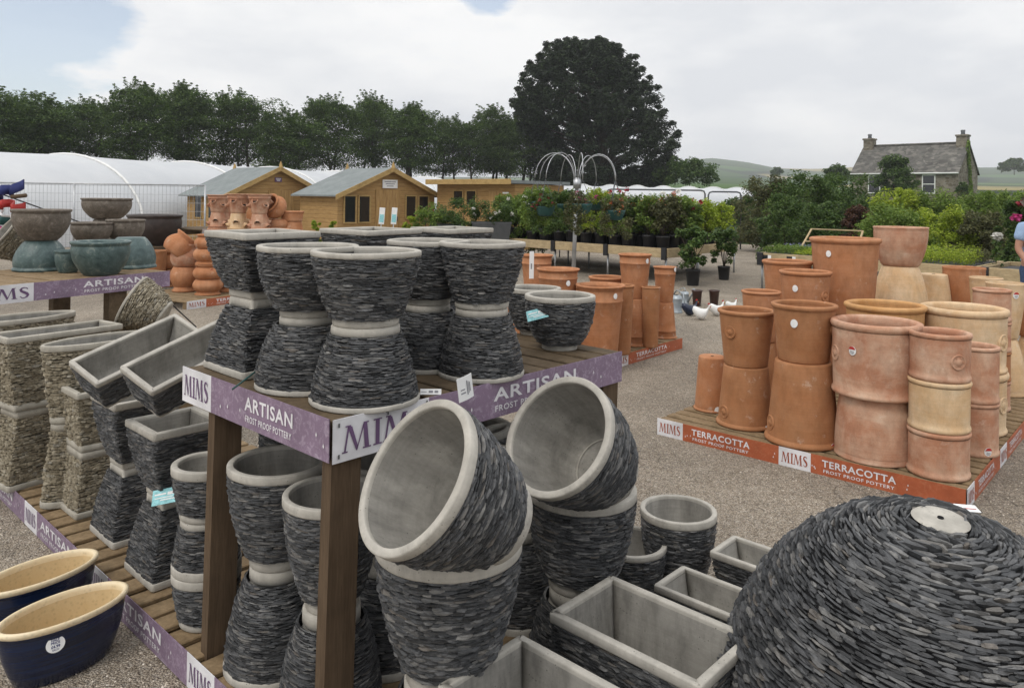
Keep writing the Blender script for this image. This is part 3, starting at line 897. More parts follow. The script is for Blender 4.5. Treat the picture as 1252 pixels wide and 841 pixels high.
def make_cypress():
    rng = np.random.default_rng(5)
    Yd = 80.0
    p = dp(735, 243, Yd); zt = zat(715, 49, Yd); Hh = zt - 1.0
    # silhouette half widths left / right of the trunk by relative height (from the photograph's outline, swept round as a real volume)
    hs = [.0, .08, .2, .35, .5, .6, .7, .8, .88, .95, 1.0]
    wl_ = [5.5, 6.6, 7.2, 7.8, 8.9, 9.2, 8.7, 7.9, 6.9, 5.8, 4.4]
    wr_ = [5.0, 6.0, 6.9, 7.9, 6.7, 5.9, 5.0, 3.9, 2.7, 1.4, -.6]
    mb = MB()
    for q in range(4):
        a = q * 1.6
        mb.tube([(math.cos(a) * .5, math.sin(a) * .5, 0), (math.cos(a) * 1.3, math.sin(a) * 1.3, Hh * .4), (math.cos(a) * 3.2 - .8, math.sin(a) * 3, Hh * .82)], [.55, .35, .08], 8)
    cen, rd = [], []
    for q in range(900):
        f = rng.uniform(.02, 1) ** .92; a = rng.uniform(0, 2 * PI)
        xl, xr = -np.interp(f, hs, wl_), np.interp(f, hs, wr_); mid_x, w1 = (xl + xr) / 2, (xr - xl) / 2; w2 = np.interp(f, hs, [4.5, 6, 7, 7.5, 7.8, 7.6, 7, 6, 4.8, 3.4, 1.0])
        r = rng.uniform(.52, 1.0) ** .8
        x, y = mid_x + math.cos(a) * w1 * r, math.sin(a) * w2 * r
        s = rng.uniform(.6, 1.3)
        cen.append((x, y, f * Hh * .975)); rd.append((s * .95, s * .95, s * .5))
        if q % 6 == 0:
            mb.tube([(x * .12, y * .12, f * Hh * .75), (x * .6, y * .6, f * Hh * .9), (x, y, f * Hh)], [.16, .10, .03], 5)
        if rng.uniform() < .7:
            ex = rng.uniform(.3, 1.0); dx_ = (x - mid_x) / max(w1, 1); cen.append((x + ex * dx_ * .9, y * 1.04, f * Hh * .975 + ex * .7)); rd.append((.42, .42, .3))
    arr = leaf_arrays(cen, rd, 120, .34, rng, flat=.25, aspect=.42, shell=.02)
    o = empty('cypress_tree', (p.x, p.y, 1.0), None, 'huge dark cypress with a rounded ragged crown towering over the polytunnels', 'tree')
    link('trunk', mb.mesh('trunk', MAT['bark']), o); link('crown', leaf_mesh('crown', [(arr, 0)], ['leaf_cypress']), o)
make_cypress()

def bush(label, px, by, ty, wpx, Yd, mat='leaf_dark', seed=1, leaf=.12, per=70, n=44, cat='shrub', name='shrub', group=None, mats=None, bare=.12, depth=None):
    rng = np.random.default_rng(seed)
    p = dp(px, by, Yd); zt = zat(px, ty, Yd); h = zt - p.z; w = wpx * Yd / FOC / 2
    mb = MB(); tips = branchy(mb, rng, (0, 0, 0), h * .8, max(.02, h * .018), 6, w * .8, .12, 5)
    cen, rd = [], []
    for q in range(n):
        f = rng.uniform(bare, 1); a = rng.uniform(0, 2 * PI); ww = w * math.sin(PI * (.22 + .72 * f)) ** .55
        r = ww * math.sqrt(rng.uniform(.1, 1)); cen.append((r * math.cos(a), r * math.sin(a) * .85, f * h * .95)); s = rng.uniform(.13, .30) * w; rd.append((s * 1.1, s * 1.1, s * .9))
    for t_ in tips: cen.append(t_[:]); rd.append((w * .16, w * .16, w * .2))
    arr = [(leaf_arrays(cen, rd, per, leaf, rng, .2, .5, .05), 0)]
    for j, (mname, cnt, sz) in enumerate(mats or []):
        sel = rng.integers(0, len(cen), cnt)
        arr.append((leaf_arrays(np.array(cen)[sel] + rng.normal(0, .3, (cnt, 3)) * np.array(rd)[sel], np.full((cnt, 3), sz), 7, sz * 1.1, rng, .3, .9, .2), j + 1))
    o = empty(name, p, None, label, cat, group)
    link('stems', mb.mesh('stems', MAT['bark']), o); link('foliage', leaf_mesh('foliage', arr, [mat] + [m for m, _, _ in (mats or [])]), o)
    return o
bush('dark bushy tree right of the cypress, behind the far polytunnel end', 838, 226, 198, 74, 76, 'leaf_dark', 31, .3, 90, 60, 'tree', 'round_tree')

# ------------------------------------------------------------------ polytunnels
def cover_mat():
    t = NT('tunnel_cover'); c = t.pos()
    n = t.noise(c, .35, 6, .6)
    col = t.ramp(n, [(.3, (.66, .68, .71)), (.7, (.80, .81, .82))])
    t.bump(t.noise(t.pos((.3, .3, 1.5)), 3, 4), .2, .05)
    t.fin(col, .45, .4)
    tr = t.new('ShaderNodeBsdfTranslucent'); t.l.new(col, tr.inputs[0])
    mx = t.new('ShaderNodeMixShader'); mx.inputs[0].default_value = .3
    t.l.new(t.b.outputs[0], mx.inputs[1]); t.l.new(tr.outputs[0], mx.inputs[2]); t.l.new(mx.outputs[0], t.out.inputs[0])
    MAT['tunnel_cover'] = t.m
cover_mat()
def tunnel(label, a, b, rx, rz, pitch, sag, leg=0.6, ribs=True, hoop_r=.05):
    a, b = Vector(a), Vector(b); d = b - a; L = d.length; d.normalize(); s = Vector((d.y, -d.x, 0))
    o = empty('polytunnel', a, None, label, 'polytunnel')
    n_h = max(2, round(L / pitch)); sub = 6; m = 22
    prof = [(-rx, 0)] + [(-rx * math.cos(PI * k / m), leg + rz * math.sin(PI * k / m)) for k in range(m + 1)] + [(rx, 0)]
    V, Fq = [], []
    tot = n_h * sub
    for i in range(tot + 1):
        f = i / tot; u = (i % sub) / sub; k = 1 - sag * math.sin(PI * u)
        for x, z in prof:
            q = d * (L * f) + s * (x * k) + Vector((0, 0, z if z <= leg else leg + (z - leg) * k)); V.append(q[:])
    w = len(prof)
    for i in range(tot):
        for j in range(w - 1): Fq.append((i * w + j, i * w + j + 1, (i + 1) * w + j + 1, (i + 1) * w + j))
    link('cover', np_mesh('cover', V, Fq, MAT['tunnel_cover'], smooth=True), o)
    for e, pos in (('end_wall', 0.0), ('end_wall', L)):
        mb = MB(); mb.add([(d * pos + s * x + Vector((0, 0, z)))[:] for x, z in prof], [list(range(w))]); mb.build(e, MAT['tunnel_cover'], o)
    if ribs:
        for i in range(n_h + 1):
            mb = MB(); mb.tube([(d * (L * i / n_h) + s * (x * 1.008) + Vector((0, 0, z * 1.008)))[:] for x, z in prof], hoop_r, 5); mb.build('hoop', MAT['white_paint'], o)
    return o
tunnel('long white polytunnel with rounded cover and pale hoops on the left, behind the wire fence', (-19.5, 16.0, 0), (-6.2, 54, 0), 3.6, 2.45, 5.6, .02, .5)
tunnel('far white polytunnel with a bumpy cover sagging between its hoops, behind the plants', (-16, 45, 0), (17.5, 60, 0), 2.6, 1.85, 2.3, .07, .75, True, .03)

# ------------------------------------------------------------------ wire fence at the left
def wire_fence():
    Yf = 20.0
    a, b = dp(-70, 300, Yf), dp(250, 300, Yf); a.z = b.z = 0
    o = empty('wire_fence', a, None, 'tall see-through wire mesh fence panels in front of the long polytunnel', 'fence')
    hgt = 1.88; L = (b - a).length
    for i in range(3):
        x = L * i / 2
        mb = MB(); mb.tube([(x, 0, 0), (x, 0, hgt)], .025, 8); mb.build('post', MAT['metal_grey'], o)
    for z in (.12, hgt):
        mb = MB(); mb.tube([(0, 0, z), (L, 0, z)], .022, 6); mb.build('rail', MAT['metal_grey'], o)
    mb = MB()
    for i in range(int(L / .1)): mb.tube([(i * .1, 0, .12), (i * .1, 0, hgt)], .0042, 4, caps=False)
    for k in range(9): mb.tube([(0, .008, .12 + k * .215), (L, .008, .12 + k * .215)], .0042, 4, caps=False)
    mb.build('wire_mesh', MAT['metal_grey'], o)
wire_fence()

# ------------------------------------------------------------------ sheds
def felt():
    t = NT('roof_felt'); c = t.pos(); n = t.noise(c, 3, 7, .7)
    MAT['roof_felt'] = t.fin(t.ramp(n, [(.3, (.165, .185, .185)), (.7, (.24, .262, .26))]), .9, .15)
felt()
def planks(name, axis):
    t = NT(name); c = t.coord()
    w = t.new('ShaderNodeTexWave', wave_type='BANDS', bands_direction=axis, wave_profile='SAW'); t.l.new(c, w.inputs[0]); w.inputs['Scale'].default_value = 2.4; w.inputs['Distortion'].default_value = 0.0
    n = t.noise(t.coord(scale=(1, 1, 6) if axis == 'Z' else (6, 6, 1)), 3, 7, .65)
    col = t.ramp(n, [(.28, (.28, .165, .062)), (.72, (.46, .295, .125))])
    col = t.mix(.75, col, t.ramp(w.outputs['Fac'], [(.0, .35), (.1, 1.0), (.9, 1.05), (1, .6)]), 'MULTIPLY')
    t.bump(w.outputs['Fac'], .4, .01)
    MAT[name] = t.fin(col, .8, .2)
planks('shiplap', 'Z'); planks('door_boards', 'X')
def window_part(o, x, y, z, w, h, face=-1, rows=1, cols=1, M=None):
    """a framed window on a wall facing -y; the pane is its sub-part"""
    mb = MB(); t = .045
    for c, d in (((x, y, z + h / 2), (w + 2 * t, .05, t)), ((x, y, z - h / 2), (w + 2 * t, .05, t)), ((x - w / 2 - t / 2, y, z), (t, .046, h - t)), ((x + w / 2 + t / 2, y, z), (t, .046, h - t))):
        mb.box(c, d, None, 0, .004)
    fr = mb.build('window_frame', MAT['shed_trim'], o)
    pb = MB(); pb.box((x, y + .012, z), (w + .01, .012, h - .02)); pb.build('pane', MAT['glass_dark'], fr)
def gable_shed(label, px0, w, base_y, eave_y, apex, Yd, depth, windows, door, sign, side_windows):
    yaw = rad(47); fx = Vector((math.cos(yaw), math.sin(yaw), 0))
    p0 = dp(px0, base_y, Yd)
    ez = zat(px0, eave_y, Yd); az = zat(apex[0], apex[1], Yd + .731 * w / 2); ax = 0.0
    c = p0 + fx * (w / 2); c.z = 0; windows = [q for q in windows if q[2] > 0]
    o = empty('garden_shed', c, (0, 0, yaw), label, 'shed')
    d = depth
    mb = MB()
    fr = [(-w / 2, 0, 0), (w / 2, 0, 0), (w / 2, 0, ez), (ax, 0, az - .06), (-w / 2, 0, ez)]
    bk = [(x, d, z) for x, _, z in fr]
    mb.add(fr + bk, [(0, 1, 2, 3, 4), (9, 8, 7, 6, 5), (0, 5, 6, 1)[::-1], (1, 6, 7, 2), (5, 0, 4, 9)]); mb.build('walls', MAT['shiplap'], o)
    # roof: two sloped slabs
    ov = .22
    for sx, xe in (('roof_slope', -w / 2 - ov), ('roof_slope', w / 2 + ov)):
        k = (az - ez) / abs(ax + (w / 2 if xe < 0 else -w / 2)); ze = az - abs(xe - ax) * k
        r = MB(); t = .05
        q = [(ax, -ov, az), (xe, -ov, ze), (xe, d + ov, ze), (ax, d + ov, az)]
        r.add(q + [(a_, b_, c_ - t) for a_, b_, c_ in q], [(0, 1, 2, 3) if xe < 0 else (3, 2, 1, 0), (7, 6, 5, 4) if xe < 0 else (4, 5, 6, 7), (0, 4, 5, 1), (1, 5, 6, 2), (2, 6, 7, 3)])
        r.build(sx, MAT['roof_felt'], o)
        b = MB(); n0 = Vector((ax, -ov - .02, az - .02)); n1 = Vector((xe, -ov - .02, ze - .02)); dd = n1 - n0
        b.add([n0 + Vector((0, 0, .03)), n1 + Vector((0, 0, .03)), n1 - Vector((0, 0, .13)), n0 - Vector((0, 0, .13))] + [v + Vector((0, .025, 0)) for v in (n0 + Vector((0, 0, .03)), n1 + Vector((0, 0, .03)), n1 - Vector((0, 0, .13)), n0 - Vector((0, 0, .13)))],
              [(0, 1, 2, 3), (7, 6, 5, 4), (0, 4, 5, 1), (1, 5, 6, 2), (2, 6, 7, 3), (3, 7, 4, 0)])
        b.build('bargeboard', MAT['shed_trim'], o)
    for yy in (-ov, d + ov):
        b = MB(); b.lathe([(.001, az + .20), (.05, az + .08), (.075, az - .02), (.05, az - .16)], 6, M=Matrix.Translation((ax, yy, 0)) , smooth=False); b.build('finial', MAT['shed_trim'], o)
    for (x, z, ww, hh) in windows: window_part(o, x, -.03, z, ww, hh)
    for (y, z, ww, hh) in side_windows:
        mb = MB(); mb.box((-w / 2 - .015, y, z), (.04, ww + .09, hh + .09), None, 0, .004); fr2 = mb.build('window_frame', MAT['shed_trim'], o)
        mb = MB(); mb.box((-w / 2 - .03, y, z), (.02, ww, hh)); mb.build('pane', MAT['glass_dark'], fr2)
    if door:
        x, ww, hh = door
        b = MB(); b.box((x, -.02, hh / 2 + .05), (ww, .035, hh), None, 0, .004); dr = b.build('door', MAT['door_boards'], o)
        b = MB(); b.box((x + ww * .38, -.05, hh * .5), (.03, .03, .14), None, 0, .006); b.build('door_handle', MAT['metal_dark'], dr)
    if sign:
        x, z, ww, hh, m = sign
        b = MB(); b.box((x, -.035, z), (ww, .012, hh)); sg = b.build('sign_board', MAT[m], o)
        b = MB()
        for k in range(3): b.box((x, -.043, z + hh * (.25 - .25 * k)), (ww * (.75 - .15 * k), .002, hh * .1))
        b.build('sign_lettering', MAT['ink_grey' if m == 'white_card' else 'white_card'], sg)
    return o, w
gable_shed('left wooden garden shed with a grey felt roof and a small dark blue gable sign', 275, 3.7, 300, 235, (342, 204), 25.0, 2.8, [(-1.30, 1.2, .0, .0)], (.15, .95, 1.75), (.02, 2.16, .26, .15, 'purple_ink'), [(.9, 1.25, .42, .8), (1.9, 1.25, .42, .8)])
gable_shed('middle wooden garden shed with two pairs of dark windows and a white gable sign', 412, 4.0, 300, 235, (476, 205), 24.0, 2.15,
           [(-1.55, 1.22, .40, .86), (-1.0, 1.22, .40, .86), (.92, 1.28, .40, .78), (1.48, 1.28, .40, .78)], (-.05, 1.0, 1.8), (.02, 2.05, .62, .28, 'white_card'), [])
def pent_shed():
    w = 3.66; pr = dp(629, 300, 24.0); pr.z = 0
    d_ = Vector((math.cos(rad(-43)), math.sin(rad(-43)), 0)); c = pr - d_ * (w / 2)
    o = empty('garden_shed', c, (0, 0, rad(-43)), 'right hand wooden garden shed with an almost flat roof edged in pale timber', 'shed')
    b = MB(); b.box((0, 1.2, 1.04), (w, 2.4, 2.08)); b.build('walls', MAT['shiplap'], o)
    b = MB(); b.box((0, 1.1, 2.145), (w + .3, 2.9, .1)); b.build('roof', MAT['roof_felt'], o)
    b = MB(); b.box((0, -.38, 2.15), (w + .34, .03, .17), None, 0, .004); b.build('fascia', MAT['shed_trim'], o)
    window_part(o, -w * .20, -.03, 1.62, .42, .5); window_part(o, -w * .03, -.03, 1.62, .42, .5)
    b = MB(); b.box((w * .30, -.02, .95), (.85, .03, 1.8), None, 0, .004); d = b.build('door', MAT['door_boards'], o)
    b = MB(); b.box((w * .30 + .32, -.05, 1.0), (.03, .03, .14), None, 0, .006); b.build('door_handle', MAT['metal_dark'], d)
    b = MB(); b.box((w * .40, -.045, 1.80), (.26, .01, .05)); b.build('sign_board', MAT['white_card'], o)
pent_shed()

# ------------------------------------------------------------------ the stone house
def house():
    t = NT('house_stone'); c = t.coord()
    bt = t.new('ShaderNodeTexBrick'); t.l.new(t.coord('Generated', (9, 9, 5)), bt.inputs[0])
    v = t.vor(t.coord(scale=(1, 1, 1.8)), 3.2, out='Color'); sv = t.new('ShaderNodeSeparateColor'); t.l.new(v, sv.inputs[0])
    col = t.ramp(sv.outputs[0], [(0, (.12, .10, .075)), (.5, (.19, .165, .128)), (1, (.27, .24, .195))])
    e = t.vor(t.coord(scale=(1, 1, 1.8)), 3.2, 'DISTANCE_TO_EDGE'); col = t.mix(t.ramp(e, [(.02, .7), (.07, 0.0)]), col, (.26, .245, .215))
    col = t.mix(.7, col, t.ramp(t.noise(c, .7, 6, .6), [(.3, .6), (.7, 1.2)]), 'MULTIPLY')
    MAT['house_stone'] = t.fin(col, .95, .1)
    t = NT('roof_slate'); c = t.coord()
    v = t.vor(t.coord(scale=(1, 1, 1.6)), 3.0, out='Color'); sv = t.new('ShaderNodeSeparateColor'); t.l.new(v, sv.inputs[0])
    w = t.new('ShaderNodeTexWave', bands_direction='Z', wave_profile='SAW'); t.l.new(c, w.inputs[0]); w.inputs['Scale'].default_value = 1.3
    col = t.ramp(sv.outputs[0], [(0, (.075, .072, .066)), (.6, (.115, .11, .10)), (1, (.175, .165, .145))])
    col = t.mix(.6, col, t.ramp(w.outputs['Fac'], [(0, .6), (.2, 1.05)]), 'MULTIPLY')
    col = t.mix(.6, col, t.ramp(t.noise(c, .9, 7, .65), [(.35, .7), (.7, 1.45)]), 'MULTIPLY')
    MAT['roof_slate'] = t.fin(col, .85, .2)
    Yr = 66.0
    pr = dp(1171, 247, Yr); pr.z = .8
    ang = rad(-45)                                       # front wall runs from left-back to right-front
    L, D = 8.9, 6.0; ez = zat(1170, 206, Yr) - 1.0; rz = ez + 2.5
    o = empty('stone_house', pr, (0, 0, ang), 'old stone farmhouse with slate roof and a chimney at each end', 'house')
    # local: x from -L (left) to 0 (right), y from 0 (front) to D (back)
    b = MB(); fr = [(0, 0, 0), (0, D, 0), (0, D, ez), (0, D / 2, rz - .06), (0, 0, ez)]
    lf = [(-L, y, z) for _, y, z in fr]
    b.add(fr + lf, [(0, 1, 2, 3, 4), (9, 8, 7, 6, 5), (5, 0, 4, 9), (1, 6, 7, 2)]); b.build('walls', MAT['house_stone'], o)
    for s in (0, 1):
        b = MB(); ye = -.22 if s == 0 else D + .22; k = (rz - ez) / (D / 2); ze = rz - abs(ye - D / 2) * k
        q = [(-L - .12, D / 2, rz + .06), (.12, D / 2, rz + .06), (.12, ye, ze + .06), (-L - .12, ye, ze + .06)]
        if s: q = q[::-1]
        b.add(q + [(x, y, z - .12) for x, y, z in q], [(3, 2, 1, 0), (4, 5, 6, 7), (0, 1, 5, 4), (1, 2, 6, 5), (2, 3, 7, 6), (3, 0, 4, 7)]); rf = b.build('roof', MAT['roof_slate'], o)
        if s == 0:
            g = MB(); g.tube([(-L - .1, ye - .05, ze - .02), (.1, ye - .05, ze - .02)], .07, 6); g.build('gutter', MAT['white_paint'], rf)
    b = MB(); b.tube([(-L - .12, D / 2, rz + .1), (.12, D / 2, rz + .1)], .11, 6); b.build('ridge_tiles', MAT['roof_slate'], o)
    for x in (-L + .45, -.45):
        b = MB(); b.box((x, D / 2, rz + .12), (.85, .95, 1.3), None, 0, .02); b.box((x, D / 2, rz + .72), (1.0, 1.1, .16), None, 0, .02); ch = b.build('chimney', MAT['house_stone'], o)
        b = MB(); b.lathe([(.20, rz + .8), (.16, rz + 1.0), (.2, rz + 1.2), (.13, rz + 1.23)], 12, M=Matrix.Translation((x, D / 2, 0))); b.build('chimney_pot', MAT['metal_dark'], ch)
    for x in (-2.3, -6.9):
        f = MB()
        for c_, d_ in (((x, -.03, ez - .35), (1.06, .1, .09)), ((x, -.03, ez - 1.95), (1.06, .1, .09)), ((x, -.03, ez - 1.15), (.92, .08, .07)), ((x - .5, -.03, ez - 1.15), (.08, .098, 1.52)), ((x + .5, -.03, ez - 1.15), (.08, .098, 1.52))): f.box(c_, d_)
        w_ = f.build('window_frame', MAT['white_paint'], o)
        g = MB(); g.box((x, -.015, ez - 1.15), (.95, .03, 1.55)); g.build('pane', MAT['glass_dark'], w_)
    rng = np.random.default_rng(2)
    cen = [(0.1, D / 2 - .7 + 1.9 * (1 - q / 26) * 1 + rng.normal(0, .2), q / 26 * (rz - .2) + .2) for q in range(27)] + [(.1, D * .3 + rng.normal(0, .6), rng.uniform(.3, 2.2)) for q in range(16)]
    link('ivy', leaf_mesh('ivy', [(leaf_arrays(cen, np.full((len(cen), 3), (.1, .32, .4)), 60, .16, rng, 0), 0)], ['leaf_mid']), o)
house()
bush('round dark bush growing tall in front of the farmhouse wall', 1094, 246, 190, 50, 62, 'leaf_dark', 41, .22, 110, 60, 'bush', 'round_bush')
bush('low dark bush against the gable end of the farmhouse', 1178, 248, 222, 18, 63, 'leaf_dark', 42, .2, 70, 30, 'bush', 'low_bush')
bush('round topped tree on the ridge at the far right', 1240, 214, 194, 26, 300, 'leaf_dark', 43, .9, 80, 40, 'tree', 'far_tree', bare=.3)
bush('small tree beside the round topped tree on the right ridge', 1224, 212, 199, 9, 300, 'leaf_dark', 44, .7, 50, 18, 'tree', 'far_tree', bare=.3)
bush('dark tree clump seen beyond the shrubs, left of the farmhouse', 1024, 222, 202, 34, 110, 'leaf_dark', 45, .4, 70, 40, 'tree', 'far_tree')
bush('small far tree standing on the valley floor right of the polytunnel', 950, 216, 205, 16, 260, 'leaf_dark', 46, .8, 60, 20, 'tree', 'far_tree')

# loose chippings lying on the yard, real stones where the camera is near
def chippings():
    rng = np.random.default_rng(77); n = 15000
    Y = 1.9 + 6.5 * rng.uniform(0, 1, n) ** 1.6; X = rng.uniform(-.72, .78, n) * Y
    s = rng.uniform(.0025, .0062, n)
    base = np.array([(1, 0, 0), (0, 1, 0), (-1, 0, 0), (0, -1, 0), (0, 0, 1), (0, 0, -.4)], float)
    V = base[None] * s[:, None, None] * rng.uniform(.6, 1.3, (n, 6, 1)); V[:, :, 2] *= .7
    a = rng.uniform(0, 6.28, n); c, s_ = np.cos(a)[:, None], np.sin(a)[:, None]
    V = np.stack([V[:, :, 0] * c - V[:, :, 1] * s_ + X[:, None], V[:, :, 0] * s_ + V[:, :, 1] * c + Y[:, None], V[:, :, 2] + .0045], -1)
    q = np.array([(0, 1, 4), (1, 2, 4), (2, 3, 4), (3, 0, 4), (1, 0, 5), (2, 1, 5), (3, 2, 5), (0, 3, 5)])
    Fq = (np.arange(n)[:, None, None] * 6 + q[None]).reshape(-1, 3)
    t = NT('chipping'); g = t.new('ShaderNodeNewGeometry')
    MAT['chipping'] = t.fin(t.ramp(g.outputs['Random Per Island'], [(0, (.27, .22, .175)), (.4, (.46, .395, .32)), (.8, (.62, .55, .46)), (1, (.74, .68, .60))]), .9, .2)
    tag(link('loose_gravel', np_mesh('loose_gravel', V.reshape(-1, 3), Fq, MAT['chipping'])), kind='stuff')
chippings()
# ------------------------------------------------------------------ planter kinds
ORI = 47.0
planter_kind('bowl', 'round', .17, .17, .34, sf=.53, p=2.0, rim_h=.028, rim_t=.023, foot_h=.04, rh=.0088, seed=1)
planter_kind('bowl_b', 'round', .17, .17, .34, sf=.55, p=2.2, rim_h=.028, rim_t=.023, foot_h=.04, rh=.0088, seed=2)
planter_kind('cone', 'round', .165, .165, .232, sf=.62, p=1.35, rim_h=.017, rim_t=.021, foot_h=.026, rh=.0080, seed=3)
planter_kind('cone_b', 'round', .165, .165, .232, sf=.60, p=1.55, rim_h=.017, rim_t=.021, foot_h=.026, rh=.0080, seed=4)
planter_kind('belly', 'round', .165, .165, .235, sf=.54, p=2.3, rim_h=.018, rim_t=.022, foot_h=.026, rh=.0080, seed=5)
planter_kind('low_bowl', 'round', .147, .147, .225, sf=.5, p=2.7, rim_h=.022, rim_t=.022, foot_h=.028, rh=.008, seed=6)
planter_kind('square', 'rect', .138, .138, .235, sf=.56, p=1.7, rim_h=.024, rim_t=.024, foot_h=.03, rh=.0080, seed=7, rc=.014)
planter_kind('square_tall', 'rect', .15, .15, .32, sf=.56, p=1.7, rim_h=.03, rim_t=.03, foot_h=.034, rh=.0088, seed=8, rc=.014)
planter_kind('cup', 'round', .125, .125, .195, sf=.76, p=1.7, rim_h=.032, rim_t=.024, foot_h=.028, rh=.0088, seed=9)
planter_kind('trough', 'rect', .27, .105, .19, sf=.80, p=1.4, rim_h=.025, rim_t=.022, foot_h=.02, rh=.0085, seed=10, rc=.012)
planter_kind('trough_wide', 'rect', .315, .19, .30, sf=.78, p=1.4, rim_h=.04, rim_t=.034, foot_h=.02, rh=.0088, seed=12, rc=.012)
planter_kind('tub', 'round', .20, .20, .335, sf=.56, p=1.9, rim_h=.030, rim_t=.023, foot_h=.045, rh=.0095, seed=13)
planter_kind('tub_b', 'round', .20, .20, .335, sf=.58, p=2.1, rim_h=.030, rim_t=.023, foot_h=.045, rh=.0095, seed=14)
planter_kind('giant', 'round', .55, .55, .90, sf=.125, p=('dome', .76), rim_h=.05, rim_t=.05, foot_h=.004, rh=.0118, lens=(.018, .085), seed=15, hole=True, prot=1.25, wob=1.5)
TAN = dict(stone=('tan_stone', 'mortar_tan'), conc='concrete_tan', lens=(.020, .050), prot=.85, wob=.35)
planter_kind('tan_oval', 'round', .29, .125, .41, sf=.84, p=1.4, rim_h=.032, rim_t=.018, foot_h=.035, rh=.0135, seed=16, **TAN)
planter_kind('tan_trough', 'rect', .29, .12, .41, sf=.84, p=1.3, rim_h=.032, rim_t=.026, foot_h=.038, rh=.0135, seed=17, rc=.014, **TAN)
planter_kind('tan_square', 'rect', .20, .15, .31, sf=.86, p=1.2, rim_h=.03, rim_t=.03, foot_h=.035, rh=.0128, seed=18, rc=.014, **TAN)
planter_kind('tan_bowl', 'round', .20, .20, .25, sf=.6, p=1.9, rim_h=.018, rim_t=.02, foot_h=.02, rh=.0128, seed=19, **TAN)

# ------------------------------------------------------------------ the main display table (top at 1.07 m)
ZT = 1.07
TF = Frame((-.488, 2.14), ORI)         # origin: near corner of the table; A goes left and away, B goes right and away
TA, TB = .93, 1.385
def table(name, label, fr, LA, LB, z, legs, wood_deck='pallet_wood_dark', lean=(0, 0), along='A', leg_mat='post_wood', seed=3, cat='table', leg_size=(.10, .045)):
    o = empty(name, fr(0, 0, 0), None, label, cat)
    mb = MB(); boards(mb, fr, 0, LA, 0, LB, z - .022, z, along, .10, .022, seed); mb.build('deck', MAT[wood_deck], o, True)
    mb = MB(); M0 = Matrix.Rotation(fr.ang, 4, 'Z')
    for a in (.03, LA / 2, LA - .03): mb.box((0, 0, 0), (LB - .02, .045, .085), Matrix.Translation(fr(a, LB / 2, z - .022 - .0435)) @ M0)
    mb.build('bearers', MAT[wood_deck], o, True)
    for (a, b) in legs:
        mb = MB(); c = fr(a, b); h = z - .112; s0, s1 = leg_size
        vs_ = []
        for zz, ln in ((.0, 1.0), (h, 0.0)):
            for da, db in ((-s1 / 2, -s0 / 2), (-s1 / 2, s0 / 2), (s1 / 2, s0 / 2), (s1 / 2, -s0 / 2)):
                q = c + fr.A * da + fr.B * db; vs_.append((q.x + lean[0] * ln, q.y + lean[1] * ln, zz))
        mb.add(vs_, [(3, 2, 1, 0), (4, 5, 6, 7), (0, 1, 5, 4), (1, 2, 6, 5), (2, 3, 7, 6), (3, 0, 4, 7)])
        mb.build('leg', MAT[leg_mat], o, True)
    return o
tb = table('display_table', 'raised timber display table with purple banner edges holding stacked slate planters', TF, TA, TB, ZT, [(.03, .05), (.725, .05), (.03, TB - .06), (TA - .06, TB - .06)], lean=(-.02, .0))
BH = .122
e = -.012
c0, cA, cB = TF(e, e), TF(TA, e), TF(e, TB)
banner(tb, cA, c0, ZT + .004, BH, [(0, .22, 'logo', (.02, .20), .6), (.22, TA - .004, 'word', (.455, .74))], 'ARTISAN', 'artisan')
banner(tb, c0, cB, ZT + .004, BH, [(.002, .35, 'logo', (.035, .33), .62), (.35, TB, 'word', (.635, 1.08))], 'ARTISAN', 'artisan')
# small drawing pins hold the white end of the banner
mb = MB(); pl = Plane2D(c0, cB, ZT + .004 - BH)
for s_, t_ in ((.02, .018), (.02, .105), (.19, .108), (.34, .11)): mb.box(pl(s_, t_, .003), (.004, .004, .011))
mb.build('banner_staples', MAT['metal_dark'], tb, True)

def stack(px, py, z0, items, group, rz=0.0, jit=0.0):
    """items from the bottom up: (kind, flip, scale, zscale, label[, extra])"""
    p = gp(px, py, z0); z = z0; out = []
    for it in items:
        key, flip, sc, zs, label = it[:5]; ex = it[5] if len(it) > 5 else {}
        o = planter(key, label, (p.x, p.y, z), sc, zs, rz + ex.pop('rz', 0), flip, group=group, **ex)
        out.append(o); z += PL[key][3] * zs
    return p, z, out
GT = 'slate planters stacked rim to rim on the display table'
th = rad(ORI)
stack(319, 449, ZT, [('square', True, 1.08, 1.1, 'upturned square slate planter at the left end of the raised table, below another'),
                     ('square', False, 1.10, 1.0, 'square slate planter topmost at the left end of the raised table')], GT, th)
stack(375, 470, ZT, [('belly', True, 1.0, .98, 'upturned round slate planter on the raised table just behind the front corner stack'),
                     ('belly', False, 1.0, .98, 'rounded bowl shaped slate planter on the raised table, left of the front corner planter')], GT)
stack(446, 488, ZT, [('cone', True, 1.02, 1.0, 'upturned flared slate planter standing at the front corner of the raised table'),
                     ('cone_b', False, 1.02, .98, 'flared round slate planter topmost at the front corner of the raised table')], GT)
stack(522, 447, ZT, [('belly', True, .93, .98, 'upturned slate planter in shadow between the two front stacks of the raised table'),
                     ('belly', False, .93, 1.0, 'slate planter with a wide pale rim, upper one between the two front stacks')], GT, 1.0)
stack(588, 457, ZT, [('cone_b', True, .93, 1.02, 'upturned flared slate planter on the raised table beside the slate bowl'),
                     ('cone', False, .93, 1.0, 'flared slate planter with a level rim, left of the slate bowl with the card')], GT, 2.0)
stack(684, 426, ZT, [('low_bowl', False, 1.0, 1.0, 'single slate bowl on the raised table with a pale blue card under its rim')], GT, .5)
stack(652, 408, ZT, [('low_bowl', False, .85, .95, 'small slate bowl half hidden behind the one with the blue card')], GT, 1.5)
